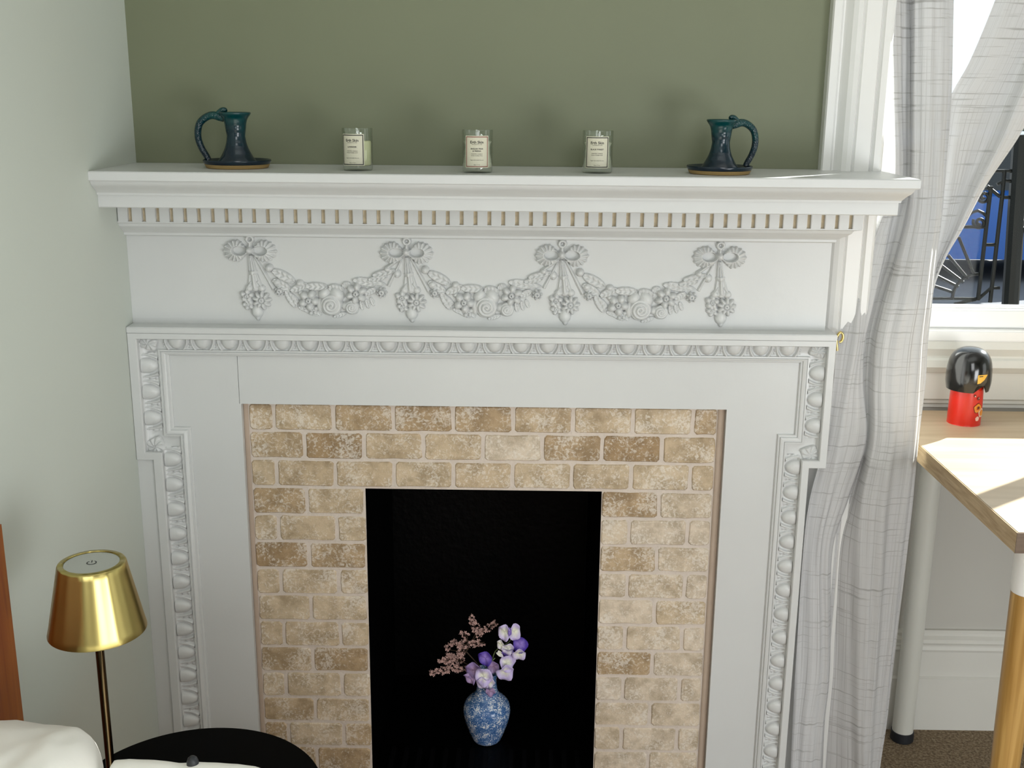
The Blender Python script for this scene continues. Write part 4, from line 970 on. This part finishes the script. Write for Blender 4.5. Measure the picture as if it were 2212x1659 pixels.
# ------------------------------------------------------------------ curtain
cu = tag(empty('curtain', (1.15, 0.1, 1.6)), 'sheer off white slub cotton curtain swept aside in front of the window', 'curtain')
def cpanel(rows, nn, name, th=0.0006, wob=1.0):
    """rows: (py, Y, [(px, dY), ...]) fold lines across the panel"""
    m = len(rows[0][2]); G_ = []
    for (py, Y, pts) in rows:
        G_.append([at(px, py, Y+dy) for (px, dy) in pts])
    cols = [crom([r[i] for r in G_], 14) for i in range(m)]        # down each fold line
    R = list(zip(*cols)); V = []; UVs = []; nr = len(R)
    for j, r in enumerate(R):
        c = crom(list(r), nn); acc = 0
        for i, p in enumerate(c):
            if i: acc += float(np.hypot(c[i][0]-c[i-1][0], c[i][1]-c[i-1][1]))
            z = p[2]; k = i/nn
            dy = 0.0030*wob*math.sin(k*4.3+z*3.0)*math.sin(k*1.7+1)+0.0016*wob*math.sin(k*11+z*7)+0.004*wob*mn.noise(Vector((k*1.7, z*5, 2)))
            V.append((p[0], p[1]+dy, z)); UVs.append((i/len(c)*0.45, z))
    nc = len(cols and crom(list(R[0]), nn)); Fc = []
    for j in range(nr-1):
        for i in range(nc-1): a = j*nc+i; Fc.append((a, a+1, a+nc+1, a+nc))
    me = mesh(name, V, Fc, CURT, True)
    uvl = me.uv_layers.new(name='UVMap'); lv = np.zeros(len(me.loops), int); me.loops.foreach_get('vertex_index', lv)
    uvl.data.foreach_set('uv', np.array(UVs, np.float32)[lv].ravel())
    o = link(name, me, cu, (-1.15, -0.1, -1.6)); 
    return o
f_ = 0.022
A = [(-900, 0.20, [(1870, 0), (1905, -f_), (1938, 0), (1960, f_), (1978, -f_*.4), (2010, -f_), (2045, -f_*.5), (2072, 0)]),
     (-200, 0.20, [(1912, 0), (1930, -f_), (1950, 0), (1966, f_), (1978, -f_*.4), (2012, -f_), (2045, -f_*.5), (2066, 0)]),
     (0, 0.20, [(1915, 0), (1932, -f_), (1950, 0), (1967, f_), (1978, -f_*.4), (2010, -f_), (2042, -f_*.5), (2061, 0)]),
     (200, 0.19, [(1924, 0), (1934, -f_), (1950, 0), (1966, f_), (1974, -f_*.4), (2005, -f_), (2037, -f_*.5), (2055, 0)]),
     (390, 0.15, [(1923, 0), (1936, -f_), (1950, 0), (1963, f_), (1971, -f_*.4), (1998, -f_), (2026, -f_*.5), (2041, 0)]),
     (470, 0.12, [(1897, 0), (1908, -f_*.5), (1925, 0), (1950, f_), (1963, -f_*.4), (1992, -f_), (2020, -f_*.5), (2035, 0)]),
     (560, 0.085, [(1865, 0), (1878, -f_*.3), (1905, 0), (1928, f_), (1940, -f_*.4), (1977, -f_), (2008, -f_*.5), (2024, 0)]),
     (650, 0.06, [(1838, 0), (1860, -f_*.3), (1885, 0.002), (1900, f_), (1916, -f_*.4), (1960, -f_), (1997, -f_*.5), (2014, 0)]),
     (740, 0.045, [(1809, 0), (1852, -f_*.3), (1866, 0.002), (1880, f_), (1896, -f_*.4), (1940, -f_), (1985, -f_*.5), (2004, 0)]),
     (830, 0.035, [(1800, 0), (1835, -f_*.3), (1862, 0.002), (1873, f_), (1890, -f_*.4), (1930, -f_), (1978, -f_*.5), (1999, 0)]),
     (950, 0.03, [(1783, 0), (1815, -f_*.3), (1866, 0.002), (1872, f_), (1888, -f_*.4), (1925, -f_), (1968, -f_*.5), (1986, 0)]),
     (1080, 0.03, [(1748, 0), (1785, -f_*.3), (1824, 0.002), (1838, f_), (1862, -f_*.4), (1905, -f_), (1952, -f_*.5), (1973, 0)]),
     (1200, 0.03, [(1733, 0), (1765, -f_*.3), (1792, 0.002), (1805, f_), (1852, -f_*.4), (1895, -f_), (1936, -f_*.5), (1958, 0)]),
     (1440, 0.03, [(1718, 0), (1760, -f_*.3), (1789, 0.002), (1798, f_), (1845, -f_*.4), (1880, -f_), (1912, -f_*.5), (1929, 0)]),
     (1560, 0.03, [(1712, 0), (1745, -f_*.3), (1776, 0.002), (1788, f_), (1842, -f_*.4), (1872, -f_), (1900, -f_*.5), (1916, 0)]),
     (1660, 0.03, [(1707, 0), (1735, -f_*.3), (1768, 0.002), (1784, f_), (1842, -f_*.4), (1868, -f_), (1890, -f_*.5), (1902, 0)]),
     (1730, 0.03, [(1704, 0), (1732, -f_*.3), (1764, 0.002), (1780, f_), (1840, -f_*.4), (1864, -f_), (1886, -f_*.5), (1896, 0)])]
cpanel(A, 9, 'curtain_panel')
B = [(-900, 0.215, [(2075, 0), (2450, 0), (2800, f_*.6), (3000, -f_*.3), (3150, 0)]),
     (-200, 0.21, [(2095, 0), (2290, 0), (2420, f_*.6), (2520, -f_*.5), (2600, 0)]),
     (-60, 0.207, [(2168, 0), (2222, 0), (2300, f_*.6), (2350, -f_*.5), (2400, 0)]),
     (0, 0.205, [(2150, 0), (2200, 0), (2270, f_*.6), (2310, -f_*.5), (2352, 0)]),
     (130, 0.20, [(2096, 0), (2150, 0), (2208, f_*.6), (2245, -f_*.5), (2283, 0)]),
     (215, 0.195, [(2051, 0), (2105, 0), (2172, f_*.6), (2205, -f_*.5), (2243, 0)]),
     (300, 0.185, [(2040, 0), (2080, 0), (2140, f_*.6), (2168, -f_*.5), (2198, 0)]),
     (400, 0.17, [(2030, 0), (2062, 0), (2099, f_*.6), (2116, -f_*.5), (2131, 0)]),
     (490, 0.14, [(2022, 0), (2044, 0), (2064, f_*.4), (2074, -f_*.3), (2083, 0)]),
     (560, 0.11, [(2012, 0), (2024, 0), (2033, f_*.3), (2038, -f_*.2), (2042, 0)]),
     (630, 0.085, [(2000, 0), (2006, 0), (2010, f_*.2), (2013, -f_*.1), (2016, 0)]),
     (700, 0.065, [(1992, 0), (1998, 0), (2002, f_*.1), (2005, 0), (2007, 0)])]
cpanel(B, 9, 'curtain_panel', wob=0.5)
t = empty('curtain_rod', (1.9, 0.2, 1.70)); tag(t, 'curtain rod above the window', 'curtain rod')
G().tube([(-0.85, 0, 0), (0, 0, 0), (1.4, 0, 0)], 0.012, 12).build('pole', LEGW, t)

# ------------------------------------------------------------------ outside
GZ = -1.0
tag(G().box(-4, 16, 0.46, 22, GZ-0.1, GZ).build('street', mat('grey_tarmac', (0.10, 0.105, 0.12), 0.8, bump=0.5, bscale=30, var=0.2, vscale=2)), kind='structure', label='grey street outside the window')
ra = tag(empty('iron_railing', (1.9, 1.0, 0.1)), 'black wrought iron railing with scrolls and a fan outside the window', 'railing')
RY = 1.0
def gp(x, y): return tuple(Vector(tuple(at(1980+x/3.685, 250+y/3.685, RY)))-Vector((1.9, 1.0, 0.1)))
def bar(name, pts, wd): G().tube([gp(*p) for p in pts], wd, 8).build(name, IRON, ra)
for q in (((410, 1300), (250, 1110)), ((370, 1325), (200, 1195)), ((330, 1360), (150, 1270)), ((290, 1405), (130, 1352)), ((455, 1265), (335, 965)), ((285, 1455), (120, 1455)), ((290, 1455), (480, 1458))):
    bar('fan_ray', q, 0.0042)
bar('fan_arc', [(490+205*math.cos(a), 1460-200*math.sin(a)) for a in np.linspace(PI, PI*0.5, 14)], 0.0045)
for q in (((592, 560), (540, 1010), (488, 1468)), ((700, 430), (680, 650), (585, 1485)), ((790, 430), (770, 640), (735, 960))): bar('railing_bar', q, 0.0055)
for q in (((560, 560), (665, 645)), ((620, 440), (800, 440)), ((640, 545), (700, 515), (800, 530)), ((685, 650), (770, 650)), ((380, 885), (548, 885)), ((535, 1027), (630, 1027)), ((488, 1462), (590, 1372), (660, 1370)), ((300, 1500), (470, 1462))): bar('cross_bar', q, 0.0045)
bar('scroll_arch', [(400+0, 810), (440, 770), (490, 755), (530, 775), (565, 805)], 0.004)
for (x, y, s) in ((535, 645, 1), (500, 850, 1)):
    bar('scroll', [(x+s*(8+44*k/26)*math.cos(0.6+k*0.36), y+(8+44*k/26)*math.sin(0.6+k*0.36)) for k in range(27)], 0.0042)
a_, b_ = Vector(gp(835, 150)), Vector(gp(745, 1500))
G().tube([tuple(a_), tuple(a_.lerp(b_, .5)), tuple(b_)], 0.021, 10).build('gate_post', IRON, ra)
G().tube([gp(1000, 905), gp(760, 905)], 0.008, 8).build('cross_bar', IRON, ra)
G().tube([gp(1000, 840), gp(760, 845)], 0.006, 8).build('cross_bar', IRON, ra)
# mossy stone post at the right
tag(G().bbox(2.13, 2.75, 1.5, 1.8, GZ, 0.16, 0.02).build('stone_wall', mat('mossy_stone', (0.085, 0.072, 0.035), 0.9, bump=1, bscale=14, bdist=0.02, var=0.5, vscale=9)), 'mossy brown stone wall outside, right of the iron railing', 'wall')
# blue car
BLUE = mat('blue_car_paint', (0.003, 0.085, 0.36), 0.25, coat=0.8); CGL = mat('dark_car_glass', (0.01, 0.013, 0.015), 0.08); TYRE = mat('tyre_rubber', (0.01, 0.01, 0.01), 0.7); CHR = mat('wheel_alloy', (0.5, 0.5, 0.52), 0.3, metal=1)
car = tag(empty('car', (4.4, 7.6, GZ)), 'blue car parked in the street beyond the railing', 'car')
def car_body(prof, y0, y1, name, m, inset=0.0):
    V = []; n = len(prof)
    for (yy, ins) in ((y0, inset), (y0+0.12, 0), (y1-0.12, 0), (y1, inset)):
        for (x, z) in prof: V.append((x*(1-ins*0.02), yy, z-ins*0.05*(z > 0.5)))
    Fc = []
    for s in range(3):
        for i in range(n): Fc.append((s*n+i, s*n+(i+1) % n, (s+1)*n+(i+1) % n, (s+1)*n+i))
    Fc += [tuple(range(n)), tuple(range(4*n-1, 3*n-1, -1))]
    o = link(name, fixn(mesh(name, V, Fc, m)), car); autosmooth(o, 0.4); return o
low = [(-2.0, 0.25), (-2.05, 0.45), (-1.95, 0.66), (-1.2, 0.76), (1.3, 0.80), (1.9, 0.74), (2.0, 0.5), (1.95, 0.25), (1.55, 0.22), (1.5, 0.42), (1.2, 0.55), (0.9, 0.42), (0.85, 0.2), (-0.85, 0.2), (-0.95, 0.42), (-1.25, 0.55), (-1.5, 0.42), (-1.55, 0.22)]
car_body(low, 0, 1.6, 'body', BLUE, 1)
car_body([(-1.2, 0.75), (-0.75, 1.12), (-0.4, 1.20), (0.7, 1.20), (1.1, 1.08), (1.45, 0.79)], 0.10, 1.5, 'cabin', CGL, 2)
car_body([(-0.78, 1.115), (-0.42, 1.205), (0.7, 1.205), (1.08, 1.10), (1.0, 1.14), (0.6, 1.235), (-0.4, 1.235)], 0.14, 1.46, 'roof', BLUE, 0)
for x in (-1.25, 1.2):
    for y in (0.02, 1.42):
        V = G(); pts = [(x, y, 0.31), (x, y+0.08, 0.31), (x, y+0.16, 0.31)]; o = V.tube(pts, 0.31, 28).build('wheel', TYRE, car); G().tube([(x, y-0.01, 0.31), (x, y, 0.31)], 0.2, 20).build('hub_cap', CHR, o)
# hedge bank behind the car
HEDGE = mat('dark_hedge', (0.03, 0.045, 0.02), 0.9, bump=1, bscale=9, bdist=0.05, var=0.6, vscale=6)
def hedge_fn(u, v):
    x = -3+u*18; s = v*PI
    y = 12+0.6*math.cos(s)+0.15*mn.noise(Vector((x*1.5, v*6, 0))); z = GZ+1.5*math.sin(s)**0.5*(0.9+0.15*mn.noise(Vector((x, 3, 1))))
    return (x, y, z)
hd = sheet('hedge', HEDGE, hedge_fn, 120, 14, 0); tag(hd, 'dark hedge on the far side of the street', 'hedge')
